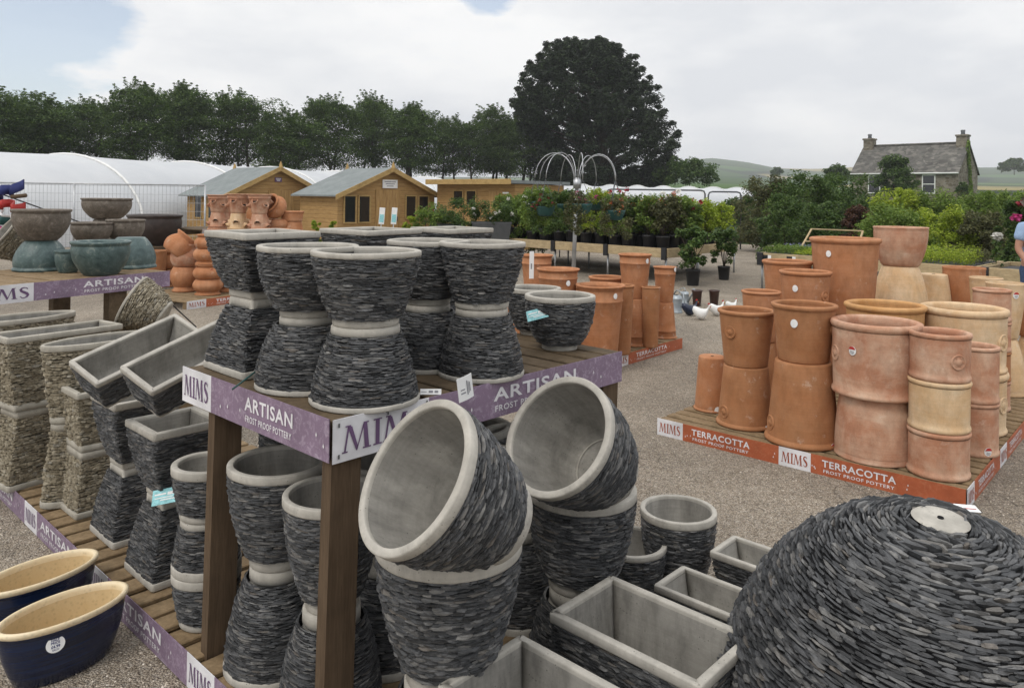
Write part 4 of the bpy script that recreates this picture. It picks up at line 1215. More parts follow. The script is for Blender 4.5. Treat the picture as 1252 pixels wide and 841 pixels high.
stack(452, 402, ZT, [('square', True, .98, 1.0, 'upturned square slate planter at the back of the raised table, left one of two'), ('square', False, 1.25, 1.0, 'square slate planter at the back of the raised table, left one of two')], GT, th + .08)
stack(551, 393, ZT, [('square', True, .98, 1.0, 'upturned square slate planter at the back of the raised table, right one of two'), ('square', False, 1.10, 1.0, 'square slate planter at the back of the raised table, right one of two')], GT, th - .05)
# cards and tickets
bpy.context.view_layer.update()
def hit_card(px, py, out=.014):
    bpy.context.view_layer.update()
    a, b_ = ray(px, py)
    ok, loc, nrm, *_ = scene.ray_cast(bpy.context.evaluated_depsgraph_get(), Vector((0, 0, EYE)), Vector((a, 1, -b_)).normalized())
    return loc - Vector((a, 1, -b_)).normalized() * out
def card(name, label, c, ux, uy, w, h, mat, marks=None, cat='sign', thick=.0015, bow=.0):
    ux, uy = Vector(ux).normalized(), Vector(uy).normalized(); n = ux.cross(uy).normalized(); uy = n.cross(ux)
    o = empty(name, c, None, label, cat)
    mb = MB(); m = 6
    for i in range(m):
        a, b = -w / 2 + w * i / m, -w / 2 + w * (i + 1) / m
        ba, bb = bow * (1 - (2 * a / w) ** 2), bow * (1 - (2 * b / w) ** 2)
        q = [ux * a - uy * h / 2 + n * ba, ux * b - uy * h / 2 + n * bb, ux * b + uy * h / 2 + n * bb, ux * a + uy * h / 2 + n * ba]
        mb.add(q + [v - n * thick for v in q], [(0, 1, 2, 3), (7, 6, 5, 4), (0, 4, 5, 1), (2, 6, 7, 3)] + ([(3, 7, 4, 0)] if i == 0 else []) + ([(1, 5, 6, 2)] if i == m - 1 else []))
    mb.build('card', MAT[mat], o)
    if marks:
        for mm, rows in marks:
            k = MB()
            for (x0, y0, x1, y1) in rows:
                q = [(x0, y0), (x1, y0), (x1, y1), (x0, y1)]
                k.add([ux * (x - .5) * w + uy * (y - .5) * h + n * (.0008 + bow * (1 - (2 * (x - .5)) ** 2)) for x, y in q], [(0, 1, 2, 3)])
            k.build('printing', MAT[mm], o)
    return o
bars = [(.55 + .025 * i, .25, .55 + .025 * i + (.008 if i % 3 else .016), .8) for i in range(12)]
p = dp(569, 474, 2.36)
card('price_ticket', 'small white barcode ticket standing on the banner edge above the tilted slate pot', p, TF.B + Vector((0, 0, .18)), (0, 0, 1), .062, .075, 'white_card', [('ink_grey', [(.55, .2, .62, .8), (.66, .25, .70, .75), (.74, .3, .8, .7), (.15, .3, .45, .36), (.15, .45, .42, .50)])], 'ticket', bow=.003)
p = dp(527, 459, 2.42); p.z = ZT + .012
card('price_ticket', 'white shelf ticket lying between the flared planters on the raised table', p, (1, .12, -.02), (0, .5, 1), .066, .018, 'white_card', [('ink_grey', [(.4, .3, .6, .7), (.68, .3, .85, .7), (.05, .4, .3, .5)])], 'ticket')
art = [(.08, .62, .5, .72), (.1, .4, .75, .46), (.3, .25, .9, .32), (.55, .55, .9, .75)]
card('info_card', 'pale blue information card stuck in the slate bowl on the raised table', hit_card(657, 384), (1, -.15, .30), (.2, .5, 1), .088, .045, 'aqua_card', [('white_card', art)], 'card')
# the thin stick leaning over the table corner
mb = MB(); q0, q1 = dp(284, 476, 2.42), dp(318, 450, 2.52); mb.tube([q0, q1], .003, 6)
tag(mb.build('thin_cane', MAT['plastic_green']), 'thin dark stick lying across the corner of the raised table', 'stick')

# ------------------------------------------------------------------ the low pallet under and beside the table
LP_F = Frame(TF(-.25, -.045), ORI)
LPZ = .12
def low_pallet(name, label, fr, LA, LB, along, word, style, sides, seed=5, cat='pallet', deck='pallet_wood', z=LPZ):
    o = empty(name, fr(0, 0, 0), None, label, cat)
    mb = MB(); boards(mb, fr, 0, LA, 0, LB, z - .02, z, along, .092, .03, seed); mb.build('deck', MAT[deck], o, True)
    mb = MB(); M0 = Matrix.Rotation(fr.ang, 4, 'Z')
    if along == 'B':
        for b in (.05, LB * .5, LB - .05): mb.box((0, 0, 0), (.09, LA - .02, z - .024), Matrix.Translation(fr(LA / 2, b, (z - .024) / 2 + .001)) @ M0)
    else:
        for a in (.05, LA * .5, LA - .05): mb.box((0, 0, 0), (LB - .02, .09, z - .024), Matrix.Translation(fr(a, LB / 2, (z - .024) / 2 + .001)) @ M0)
    mb.build('bearers', MAT[deck], o, True)
    for side, segs in sides:
        if side == 'left': p0, p1 = fr(LA, -.006), fr(0, -.006)
        else: p0, p1 = fr(-.006, 0), fr(-.006, LB)
        banner(o, p0, p1, z + .006, .118, segs, word, style)
    return o
U = .92
def run(L, unit=U, start=0.0, logo=.20, tw=(.26, .72)):
    out = []; s = start
    while s < L - .02:
        e1 = min(s + logo, L)
        out.append((s, e1, 'logo', (s + .02, s + logo - .02), .56) if e1 - s > logo * .9 else (s, e1, 'plain'))
        if e1 < L - .02:
            e2 = min(s + unit, L)
            out.append((e1, e2, 'word', (s + tw[0], s + tw[1])) if e2 - s > tw[1] else (e1, e2, 'plain'))
        s += unit
    return out
LPL = 3.9
low_pallet('low_pallet', 'long low slatted pallet edged with a purple banner, under the slate and tan stone planters', LP_F, LPL, 1.25, 'B', 'ARTISAN', 'artisan', [('left', run(LPL, .93, .08))])

GU = 'slate planters stacked on the low pallet under the table'
stack(338, 808, LPZ, [('bowl', True, 1.0, 1.0, 'upturned round slate planter on the low pallet between the two table legs'), ('bowl_b', False, .98, 1.0, 'round slate planter with thick pale rim, upper one between the two table legs')], GU)
stack(404, 874, LPZ, [('bowl_b', True, .92, 1.0, 'upturned slate planter beside the front table leg, mostly hidden by it'), ('bowl', False, .88, 1.0, 'slate planter half hidden behind the front table leg, left of it')], GU, 2)
stack(368, 735, LPZ, [('bowl', True, .95, 1.0, 'upturned slate planter deep in the shade under the table'), ('bowl_b', False, .98, 1.1, 'slate planter deep under the table, its pale rim showing behind the nearer one')], GU, 1)
stack(470, 800, LPZ, [('bowl', True, .95, 1.0, 'upturned slate planter in the dark behind the front table leg'), ('bowl', False, .9, 1.0, 'slate planter in the dark behind the front table leg, right of it')], GU, 3)
stack(575, 730, LPZ, [('bowl', True, .95, 1.0, 'upturned slate planter in the dark under the right half of the table'), ('bowl', False, .9, 1.0, 'slate planter in the dark under the right half of the table')], GU, 1.4)
stack(252, 757, LPZ, [('cup', False, .98, 1.0, 'small slate cup planter at the bottom of the three high stack'), ('cup', True, .98, 1.0, 'small upturned slate cup planter in the middle of the three high stack'), ('cup', False, 1.02, 1.0, 'small slate cup planter on top of the three high stack behind the back table leg')], GU, .7)
stack(212, 694, LPZ, [('square_tall', True, .98, 1.0, 'upturned square slate planter on the low pallet, nearest to the small cup stack'), ('square_tall', False, 1.0, .95, 'square slate planter carrying the right hand tilted trough')], GU, th)
stack(164, 648, LPZ, [('square_tall', True, .98, 1.0, 'upturned square slate planter on the low pallet, next to the tan stone planters'), ('square_tall', False, 1.0, 1.0, 'square slate planter carrying the left hand tilted trough')], GU, th)
# troughs tipped up on top of the square planters
def on_plane(c, axis, up, key, label, scale=1.0, group=None, at='rim'):
    """place a planter so that its rim centre sits at c, its long axis along `axis` and its opening towards `up`"""
    parts, hx, hy, h = PL[key]
    z = Vector(up).normalized(); x = (Vector(axis) - z * Vector(axis).dot(z)).normalized(); y = z.cross(x)
    M = Matrix((x, y, z)).transposed().to_4x4()
    return planter(key, label, Vector(c) - z * h * scale, scale, rot=M, group=group)
GTR = 'pale rimmed slate troughs tipped on top of the square planters'
ax = TF.B * 1.0 + Vector((-.10, .12, .38))
upv = Vector((.16, -.42, 1)) - TF.A * .10
on_plane(dp(170, 423, 3.30), ax, upv, 'trough', 'left one of the two slate troughs tipped up beside the table', .93, GTR)
on_plane(dp(236, 428, 3.06), ax, upv, 'trough', 'right one of the two slate troughs tipped up beside the table, nearest the banner', .93, GTR)
card('info_card', 'pale blue information card lying on the upturned slate planters beside the back table leg', hit_card(203, 606, .05), (1, -.1, .25), (.1, .6, 1), .12, .06, 'aqua_card', [('white_card', art)], 'card')

GC = 'tan stone planters stacked on the low pallet'
rb = rad(ORI + 8)
stack(132, 612, LPZ, [('tan_square', True, 1.0, 1.0, 'upturned tan stone trough on the low pallet next to the square slate planters'), ('tan_square', False, 1.0, .95, 'tan stone trough with its front face towards the camera, under the left tipped trough')], GC, rad(ORI))
stack(122, 600, LPZ, [('tan_oval', True, 1.0, 1.0, 'upturned tan oval stone planter at the pallet edge'), ('tan_oval', False, 1.02, .97, 'tan oval stone planter in front of the rectangular tan one, nearest the tipped troughs')], GC, rb)
stack(68, 578, LPZ, [('tan_trough', True, 1.0, 1.0, 'upturned tan rectangular stone planter between the two oval ones'), ('tan_trough', False, 1.06, .97, 'tan rectangular stone planter with a sharp cornered pale rim')], GC, rb)
stack(22, 548, LPZ, [('tan_oval', True, 1.0, 1.0, 'upturned tan oval stone planter at the left picture edge'), ('tan_oval', False, 1.12, .97, 'tan oval stone planter furthest back, cut by the left picture edge')], GC, rb)
M_ = Vector((-.80, -.12, .42))
on_plane(dp(160, 369, 4.75), (0, .3, 1), M_, 'tan_bowl', 'round tan stone bowl lying tipped on its side behind the troughs', .88)
mbx = low_pallet('plain_pallet', 'plain timber pallet box under the tipped tan stone bowl', Frame(dp(158, 560, 4.72) - TF.A * .28 - TF.B * .28, ORI), .56, .56, 'A', 'ARTISAN', 'artisan', [], z=.80)

# ------------------------------------------------------------------ big pots beside the right hand long side
GB = 'large round slate pots beside the table'
def pair(px, py, zrim, R_, label_up, label_low, k1='tub', k2='tub_b', tilt=None, hk=1.0):
    p = gp(px, py, zrim); s = R_ / .20; h = .335 * s * hk
    lean = tilt if tilt is not None else Matrix.Identity(4)
    planter(k1, label_up, (p.x, p.y, zrim - h), s, s * hk, lean=lean, group=GB)
    planter(k2, label_low, (p.x, p.y, zrim - 2 * h + .002), s, s * hk, rz=1.1, flip=True, group=GB)
    return p, h
pa, ha = pair(549, 654, .775, .200, 'big round slate pot holding the nearest tipped pot in its rim', 'upturned round slate pot at the bottom of the picture under the big one', hk=1.13)
pb_, hb_ = pair(711, 594, .69, .192, 'round slate pot holding the right hand tipped pot', 'upturned round slate pot behind the largest trough', 'tub_b', 'tub', hk=1.06)
on_plane(dp(504, 579, 1.86), (0, 0, 1), Vector((-.72, -.52, .60)), 'tub', 'nearest tipped slate pot showing its wide pale inside towards the camera', .97, GB)
on_plane(dp(680, 531, 2.40), (0, 0, 1), Vector((-.62, -.62, .60)), 'tub_b', 'right hand tipped slate pot showing its pale inside, behind the nearest one', .98, GB)
stack(634, 750, LPZ, [('bowl_b', True, .95, 1.0, 'upturned slate planter wedged in the shade between the two tipped pot stacks'), ('bowl', False, .95, 1.0, 'slate planter wedged in the shade between the two tipped pot stacks')], GB, .3)
stack(828, 728, .0, [('bowl', False, .95, 1.10, 'upright slate bucket planter standing on the gravel beside the narrow troughs')], GB, .3)
stack(768, 740, .0, [('bowl_b', False, .92, .80, 'low slate pot mostly hidden between the bucket planter and the tipped pots')], GB, .3)
GR = 'slate troughs in a row on the gravel'
planter_kind('trough_deep', 'rect', .25, .158, .47, sf=.80, p=1.3, rim_h=.029, rim_t=.026, foot_h=.02, rh=.0088, seed=12, rc=.012)
def trough_at(key, label, top_px, z, sc=1.0, sx=1.0):
    """placed by the far left corner of its rim; runs towards the right of the picture"""
    parts, hx, hy, h = PL[key]
    c = gp(top_px[0], top_px[1], z)
    ctr = c - TF.A * hx * sc - TF.B * hy * sc
    return planter(key, label, (ctr.x, ctr.y, z - h * sc), sc, rz=math.atan2(TF.A.y, TF.A.x), group=GR)
trough_at('trough', 'narrow slate trough furthest right, beside the giant upturned pot', (897, 653), .30)
trough_at('trough', 'narrow slate trough between the bucket planter and the largest trough', (835, 690), .30)
trough_at('trough_deep', 'largest slate trough with a thick pale rim and stained inside', (747, 702), .475)
trough_at('trough_deep', 'slate trough cut by the bottom edge of the picture', (637, 774), .475)
# giant upturned pot
gl = dp(1150, 633, 2.02)
Mg = Matrix.Rotation(rad(-4.5), 4, 'Y').inverted() @ Matrix.Rotation(rad(5.5), 4, 'X')
upg = Vector((.02, -.10, 1)).normalized(); xg = Vector((1, 0, -.02)).normalized(); yg = upg.cross(xg)
Mrot = Matrix((xg, -yg, -upg)).transposed().to_4x4()
planter('giant', 'giant upturned slate pot in the right foreground with a pale disc base on top', gl, 1.0, rot=Mrot, name='slate_planter')
bpy.context.view_layer.update()
def hit(px, py):
    a, b_ = ray(px, py)
    ok, loc, nrm, *_ = scene.ray_cast(bpy.context.evaluated_depsgraph_get(), Vector((0, 0, EYE)), Vector((a, 1, -b_)).normalized())
    return loc, nrm
p, nn = hit(1182, 622)
card('price_ticket', 'white label lying at the top of the giant upturned pot', p + nn * .012, (1, .1, -.10), (-.1, 1, .30), .075, .03, 'white_card', [('red_sticker', [(.1, .35, .9, .45)])], 'ticket')

# ------------------------------------------------------------------ blue glazed oval pots on the gravel
def blue_pot(label, c, ang, sticker):
    o = empty('blue_pot', c, (0, 0, ang), label, 'pot', 'blue glazed oval pots on the gravel')
    hx, hy, h = .212, .112, .235
    out = [(.70, .0), (.76, .012), (.84, .05), (.92, .10), (.965, .15), (.985, .185), (.99, .196)]
    mb = MB(); mb.lathe(out, 64, sx=hx, sy=hy, closed_bot=True); mb.build('body', MAT['glaze_blue'], o)
    mb = MB(); rim = [(.985, .192), (1.02, .196), (1.045, .204), (1.04, .212), (1.0, .217), (.955, .214), (.935, .204), (.93, .19)]
    mb.lathe(rim, 64, sx=hx, sy=hy); mb.build('rim', MAT['clay_cream_rim'], o)
    mb = MB(); mb.lathe([(.93, .192), (.90, .13), (.84, .06), (.74, .03), (.4, .024), (.001, .024)], 64, sx=hx, sy=hy); b_ = mb.build('lining', MAT['clay_cream'], o)
    if sticker:
        k = MB(); t0 = rad(250); rr = .026
        cx_, cy_ = math.cos(t0) * hx * .955, math.sin(t0) * hy * .955
        tx = Vector((-math.sin(t0) * hx, math.cos(t0) * hy, 0)).normalized(); nn = Vector((tx.y, -tx.x, .22)).normalized(); uu = nn.cross(tx)
        c_ = Vector((cx_, cy_, .150)) + nn * .006
        k.add([c_ + (tx * math.cos(q) * 1.12 + uu * math.sin(q)) * rr for q in np.linspace(0, 2 * PI, 28, endpoint=False)] + [c_ + nn * .001], [(i, (i + 1) % 28, 28) for i in range(28)])
        st = k.build('price_sticker', MAT['white_card'], o)
        k = MB()
        for txt, yy, hh, bold in (('HALF', .011, .0075, .03), ('PRICE', .002, .0075, .03), ('£4.99', -.010, .0085, .04), ('EACH', -.019, .0055, .02)):
            v, f, w = text_geo(txt, bold, 1.05); ww = w * hh
            k.add([c_ + nn * .0016 + tx * (q[0] * hh - ww / 2) + uu * (yy + q[1] * hh) for q in v], f)
        k.build('price_lettering', MAT['navy_ink'], st)
    return o
q = gp(79, 736, .234)
blue_pot('dark blue oval pot with cream inside and a round half price sticker', (q.x, q.y, .004), rad(52), True)
q = gp(48, 692, .234)
blue_pot('dark blue oval pot with cream inside, the further one, without a sticker', (q.x, q.y, .004), rad(54), False)
# ------------------------------------------------------------------ terracotta
def tc_pot(label, base, R_, h, sf=.72, style='rolled', mat='terracotta_orange', flip=False, group=None, rz=0.0, emblem=None, stickers=(), rim_h=None, p=1.0, cat='pot', name='terracotta_pot'):
    """a turned clay pot; stickers: (angle, height fraction, kind)"""
    loc = Vector(base); rot = Matrix.Rotation(rz, 4, 'Z')
    if flip: loc = loc + Vector((0, 0, h)); rot = rot @ flipM()
    o = empty(name, loc, rot, label, cat, group)
    rb_ = R_ * sf; n = 56; th_ = max(.012, R_ * .075)
    def wall(t): return rb_ + (R_ * .97 - rb_) * (1 - (1 - t) ** p)
    pr = [(rb_ * .94, 0), (rb_ * .99, .004), (wall(.03), h * .03)]
    def bead(tc_, w, d):
        r = wall(tc_); return [(r, h * tc_ - w), (r + d * .8, h * tc_ - w * .5), (r + d, h * tc_), (r + d * .8, h * tc_ + w * .5), (r, h * tc_ + w)]
    if style == 'rolled':
        rr = rim_h or R_ * .14
        for t in (.15, .3, .45, .6, .75): pr.append((wall(t), h * t))
        pr.append((wall(1 - rr * 1.2 / h), h - rr * 1.25))
        r0 = R_ * .97
        rim = [(r0 - .004, h - rr * 1.25), (r0 + rr * .10, h - rr * 1.05), (r0 + rr * .34, h - rr * .8), (r0 + rr * .42, h - rr * .5), (r0 + rr * .36, h - rr * .2), (r0 + rr * .1, h - .002), (r0 - rr * .25, h), (r0 - rr * .62, h - rr * .16), (r0 - rr * .78, h - rr * .5), (r0 - th_ - rr * .1, h - rr * 1.2)]
    elif style == 'bead':          # cylinder with a bead at the foot and a rolled rim
        rr = rim_h or R_ * .16
        pr = [(rb_ * .97, 0), (rb_ * 1.03, .006), (rb_ * 1.045, .016), (rb_ * 1.03, .028), (rb_ * 1.0, .034)]
        for t in (.2, .4, .6, .8): pr.append((wall(t), h * t))
        pr.append((wall(.95), h - rr * 1.2))
        r0 = R_ * .96
        rim = [(r0 - .004, h - rr * 1.2), (r0 + rr * .28, h - rr * .9), (r0 + rr * .36, h - rr * .5), (r0 + rr * .25, h - rr * .12), (r0 - .002, h), (r0 - rr * .5, h - rr * .04), (r0 - rr * .85, h - rr * .4), (r0 - th_ - rr * .3, h - rr * 1.2)]
    elif style == 'band':          # flared lip and one raised ring lower down
        for t in (.15, .3, .45, .6): pr.append((wall(t), h * t))
        pr += bead(.80, h * .018, R_ * .035); pr.append((wall(.93), h * .93))
        r0 = R_; rr = R_ * .09
        rim = [(wall(.93) - .003, h * .93), (r0 * 1.0, h - rr * 1.0), (r0 + rr * .5, h - rr * .7), (r0 + rr * .5, h - rr * .15), (r0 + rr * .2, h), (r0 - rr * .9, h - rr * .05), (r0 - th_ - rr * .6, h - rr * 1.5)]
    elif style == 'jar':           # squat round belly under a short neck
        pr = [(rb_ * .94, 0)] + [(R_ * (.62 + .42 * math.sin(PI * (.12 + .80 * t)) ** .8), h * (.02 + .78 * t)) for t in np.linspace(0, 1, 10)]
        r0 = pr[-1][0]; rr = R_ * .14
        rim = [(r0 - .003, h * .80), (r0 + rr * .1, h * .86), (r0 + rr * .9, h * .93), (r0 + rr * 1.0, h * .98), (r0 + rr * .6, h), (r0 - rr * .4, h * .985), (r0 - rr * .8, h * .9)]
        th_ = R_ * .12
    else:                          # plain egg shape, thin lip
        for t in np.linspace(.1, .9, 9): pr.append((wall(t), h * t))
        r0 = R_ * .99; rr = .014
        rim = [(wall(.9) - .002, h * .90), (wall(.96), h * .96), (r0, h - .008), (r0 - .002, h - .002), (r0 - .008, h), (r0 - th_ * .7, h - .002), (r0 - th_, h - .014)]
    mb = MB(); mb.lathe(pr, n, closed_bot=True); mb.build('pot_wall', MAT[mat], o)
    mb = MB(); mb.lathe(rim, n); mb.build('rim', MAT[mat], o)
    zi = rim[-1][1]
    if style == 'jar': inn = [(rim[-1][0] - .001, zi), (r0 * .9, h * .6), (r0 * .6, h * .2), (.001, h * .2)]
    else: inn = [(rim[-1][0], zi)] + [(wall(t) - th_, h * t) for t in (.75, .5, .25, .08) if h * t < zi - .01] + [(.001, h * .07)]
    mb = MB(); mb.lathe(inn, n); mb.build('lining', MAT[mat], o)
    if style != 'jar':
        mb = MB(); mb.lathe([(.001, -.0014), (R_ * .09, -.0014), (R_ * .10, .001)], 16); mb.build('drain_hole', MAT['mortar_dark'], o)
    def frame(ang, t, out=0.0):
        # ang: world direction seen from the camera side (degrees, 0 = towards the camera, + = to its right)
        a = math.atan2(-loc.y, -loc.x) + rad(ang)
        d = rot.to_3x3().inverted() @ Vector((math.cos(a), math.sin(a), 0)); d.z = 0; d.normalize()
        tl = (1 - t) if flip else t
        r = wall(max(0, min(1, tl))) + out
        up = Vector((0, 0, -1 if flip else 1)); tx = up.cross(d)
        return Vector((d.x * r, d.y * r, h * tl)), d, tx, up
    if emblem:
        c_, d, tx, up = frame(emblem[0], emblem[1], .0); rr = emblem[2]; mb = MB()
        prof_ = [(1.0, -.006), (.97, .004), (.88, .006), (.8, .002), (.45, .002), (.40, .006), (.15, .0075), (.001, .008)]
        M = Matrix((tx, up, d)).transposed().to_4x4(); M.translation = c_
        mb.lathe([(r * rr, z) for r, z in prof_][::-1], 22, M=M)
        for k in range(6):
            q = 2 * PI * k / 6; mb.box((math.cos(q) * rr * .62, math.sin(q) * rr * .62, .003), (rr * .16, rr * .16, .005), M, 0, .002, q)
        mb.build('emblem', MAT[mat], o)
    for (ang, t, kind) in stickers:
        c_, d, tx, up = frame(ang, t, R_ * .012 + .004)
        rr = .025
        if style in ('rolled', 'bead', 'band') and t > .9: c_ = c_ + d * (R_ * .05)
        base_i = [c_ + (tx * math.cos(q) * .92 + up * math.sin(q) * 1.1) * rr - d * (.004 * (math.cos(q) ** 2)) for q in np.linspace(0, 2 * PI, 24, endpoint=False)]
        mb = MB(); mb.add(base_i + [c_ + d * .002], [(i, (i + 1) % 24, 24) for i in range(24)]); mb.add([b_ - d * .0012 for b_ in base_i], [tuple(range(23, -1, -1))]); st = mb.build('price_sticker', MAT['white_card'], o)
        if kind == 'red':
            mb = MB(); hi = [c_ + (tx * math.cos(q) * .92 + up * math.sin(q) * 1.1) * rr * .98 + d * .003 for q in np.linspace(rad(18), rad(162), 14)]
            mb.add(hi, [tuple(range(14))]); mb.build('red_band', MAT['red_sticker'], st)
            mb = MB()
            for k, ww in enumerate((.5, .62, .4)): mb.add([c_ + tx * (x * rr * ww) + up * (rr * (-.15 - .27 * k + yv)) + d * .003 for x, yv in ((-1, 0), (1, 0), (1, .12), (-1, .12))], [(0, 1, 2, 3)])
            mb.build('price_lettering', MAT['ink_grey'], st)
    return o
def tc_stack(px, py, z0, items, group, rz=0.0):
    p_ = gp(px, py, z0); z = z0
    for k, it in enumerate(items):
        lab, R_, h = it[0], it[1], it[2]; kw = dict(it[3]) if len(it) > 3 else {}
        tc_pot(lab, (p_.x, p_.y, z), R_, h, group=group, rz=rz + k * 1.3, **kw); z += h
    return p_

# ---- the big pallet on the right
RF = Frame(gp(1181, 625, 0), 48)
RPZ = .115
low_pallet('terracotta_pallet', 'low pallet with an orange banner edge carrying the large terracotta pots on the right', RF, 1.95, 3.1, 'A', 'TERRACOTTA', 'terracotta',
           [('left', run(1.95, .895, .0, .205, (.275, .70)))], 7, z=RPZ)
o = [x for x in COL.objects if x.name.startswith('terracotta_pallet')][0]
banner(o, RF(-.006, 0), RF(-.006, 3.1), RPZ + .006, .118, [(0, .18, 'logo', (.02, .16), .56), (.18, .92, 'word', (.27, .72)), (.92, 1.14, 'logo', (.94, 1.12), .56), (1.14, 1.9, 'word', (1.22, 1.68)), (1.9, 2.1, 'logo', (1.92, 2.08), .56), (2.1, 3.1, 'word', (2.2, 2.7))], 'TERRACOTTA', 'terracotta')
GTR_ = 'terracotta pots stacked on the big right hand pallet'
OR, BR, PK, CR = 'terracotta_orange', 'terracotta_brown', 'terracotta_pink', 'terracotta_cream'
tc_stack(870, 500, RPZ, [('single small upturned terracotta pot at the left corner of the big pallet', .130, .40, dict(sf=.76, flip=True, mat=OR, stickers=[(20, .06, 'white')]))], GTR_)
tc_stack(911, 518, RPZ, [('upturned terracotta pot with a white sticker, left front of the big pallet', .195, .42, dict(sf=.78, flip=True, mat=BR, emblem=(-52, .24, .045), stickers=[(48, .03, 'white')])),
                         ('terracotta pot with a round emblem balanced on the upturned one at the left front', .195, .39, dict(sf=.76, mat=BR, emblem=(-38, .62, .045)))], GTR_)
tc_stack(981, 538, RPZ, [('upturned brown terracotta pot with a red sticker in the front row of the big pallet', .235, .53, dict(sf=.76, flip=True, mat=BR, emblem=(-66, .22, .05), stickers=[(52, .03, 'red')])),
                         ('terracotta pot with an oval white sticker, front row, left of the wide pale pot', .205, .375, dict(sf=.78, mat=BR, stickers=[(-18, .70, 'white')], emblem=(74, .6, .045)))], GTR_)
tc_stack(1069, 556, RPZ, [('upturned pale pink pot with spreading sides, under the wide rolled rim pot', .240, .385, dict(sf=.84, flip=True, style='egg', mat=PK, p=2.2, stickers=[(60, .05, 'red')])),
                          ('wide pale pink pot with a thick rolled rim and a red price sticker', .262, .455, dict(sf=.93, style='bead', mat=PK, rim_h=.04, stickers=[(-30, .64, 'red')], emblem=(-66, .55, .05)))], GTR_)
tc_stack(1147, 578, RPZ, [('bottom pot of the three pale cylinders at the front corner of the big pallet', .165, .265, dict(sf=.97, style='bead', mat=PK)),
                          ('creamy middle pot of the three cylinders at the front corner of the big pallet', .165, .29, dict(sf=.96, style='bead', mat=CR)),
                          ('top pot of the three cylinders at the front corner, with a round emblem', .165, .275, dict(sf=.95, style='bead', mat=PK, emblem=(36, .45, .045)))], GTR_)
tc_stack(1190, 552, RPZ, [('lower pot of the two cylinders behind the corner stack, with a red sticker', .140, .33, dict(sf=.98, style='bead', mat=PK, stickers=[(34, .13, 'red')])),
                          ('upper pot of the two cylinders behind the corner stack, white sticker at its rim', .140, .35, dict(sf=.97, style='bead', mat=PK, stickers=[(-62, .92, 'white')]))], GTR_)
tc_stack(1176, 522, RPZ, [('lower pot of the broad pale pair behind the cylinders', .275, .42, dict(sf=.95, style='bead', mat=CR, emblem=(66, .5, .06))),
                          ('broad pale pot with a rolled rim, upper one of the pair behind the cylinders', .275, .43, dict(sf=.94, style='bead', mat=CR, emblem=(64, .5, .06)))], GTR_)
for_col = [('bottom cylinder of the slim stack of four at the right side of the big pallet', PK), ('second cylinder from below in the slim stack of four', BR), ('third cylinder from below in the slim stack of four', PK), ('top cylinder of the slim stack of four at the right side', PK)]
tc_stack(1211, 499, RPZ, [(l, .132, .225 + .02 * (k == 3), dict(sf=.97, style='bead', mat=m)) for k, (l, m) in enumerate(for_col)], GTR_)
tc_stack(1228, 480, RPZ, [('upturned tall cream egg pot at the right end of the big pallet', .165, .46, dict(sf=.5, style='egg', p=2.0, flip=True, mat=CR)),
                          ('flared cream pot with a red sticker behind the slim stack of four', .150, .46, dict(sf=.62, style='egg', p=1.4, mat=CR, stickers=[(30, .8, 'red')]))], GTR_)
tc_stack(1262, 470, RPZ, [('upturned egg shaped pot cut by the right picture edge', .17, .42, dict(sf=.5, style='egg', p=2, flip=True, mat=CR)), ('small pot at the right picture edge above an egg shaped one', .15, .28, dict(sf=.7, mat=BR))], GTR_)
tc_stack(1080, 519, RPZ, [('upturned pot hidden behind the wide pale pink pot', .27, .43, dict(sf=.85, style='bead', flip=True, mat=OR)),
                          ('wide honey coloured pot right behind the pale pink one, only its upper part showing', .262, .43, dict(sf=.9, style='rolled', mat='terracotta_gold'))], GTR_)
tc_stack(929, 487, RPZ, [('upturned terracotta pot behind the left front pair', .165, .46, dict(sf=.7, flip=True, mat=BR)),
                         ('terracotta pot with a plain rim peeping over the left front pair', .150, .40, dict(sf=.8, mat=OR))], GTR_)
tc_stack(983, 478, RPZ, [('upturned terracotta pot in the middle of the big pallet', .22, .52, dict(sf=.75, flip=True, mat=OR)),
                         ('second row terracotta pot with an oval sticker, in front of the biggest pot', .205, .48, dict(sf=.78, mat=OR, stickers=[(-24, .72, 'white')], emblem=(55, .6, .045)))], GTR_)
tc_stack(961, 459, RPZ, [('upturned terracotta pot at the back left of the big pallet', .23, .52, dict(sf=.75, flip=True, mat=OR)),
                         ('terracotta pot at the back left, partly hidden by the one with an oval sticker', .215, .52, dict(sf=.78, mat=OR))], GTR_)
tc_stack(1031, 466, RPZ, [('upturned very large terracotta pot at the back of the big pallet', .30, .60, dict(sf=.8, flip=True, mat=OR)),
                          ('biggest terracotta pot with a white sticker, at the back of the big pallet', .288, .66, dict(sf=.82, mat=OR, stickers=[(-28, .80, 'white')]))], GTR_)
tc_stack(1099, 452, RPZ, [('cream pot at the bottom of the tallest stack', .25, .40, dict(sf=.9, style='egg', mat=CR)), ('upturned cream egg shaped pot in the middle of the tallest stack', .265, .58, dict(sf=.58, style='egg', p=2.2, flip=True, mat=CR)),
                          ('smooth pale bowl shaped pot topmost on the tallest stack of the big pallet', .242, .365, dict(sf=.66, style='egg', p=2.3, mat=PK))], GTR_)
tc_stack(1140, 445, RPZ, [('upturned cream pot at the back of the big pallet', .2, .46, dict(sf=.8, style='egg', flip=True, mat=CR)), ('upturned pale pot beside the tallest stack', .17, .42, dict(sf=.72, style='egg', p=1.6, flip=True, mat=CR))], GTR_)
tc_stack(1177, 445, RPZ, [('upturned pot at the back right of the big pallet', .2, .5, dict(sf=.8, flip=True, mat=OR)), ('smooth terracotta pot with a plain thin lip at the back right of the big pallet', .192, .45, dict(sf=.76, style='egg', p=1.7, mat=OR))], GTR_)
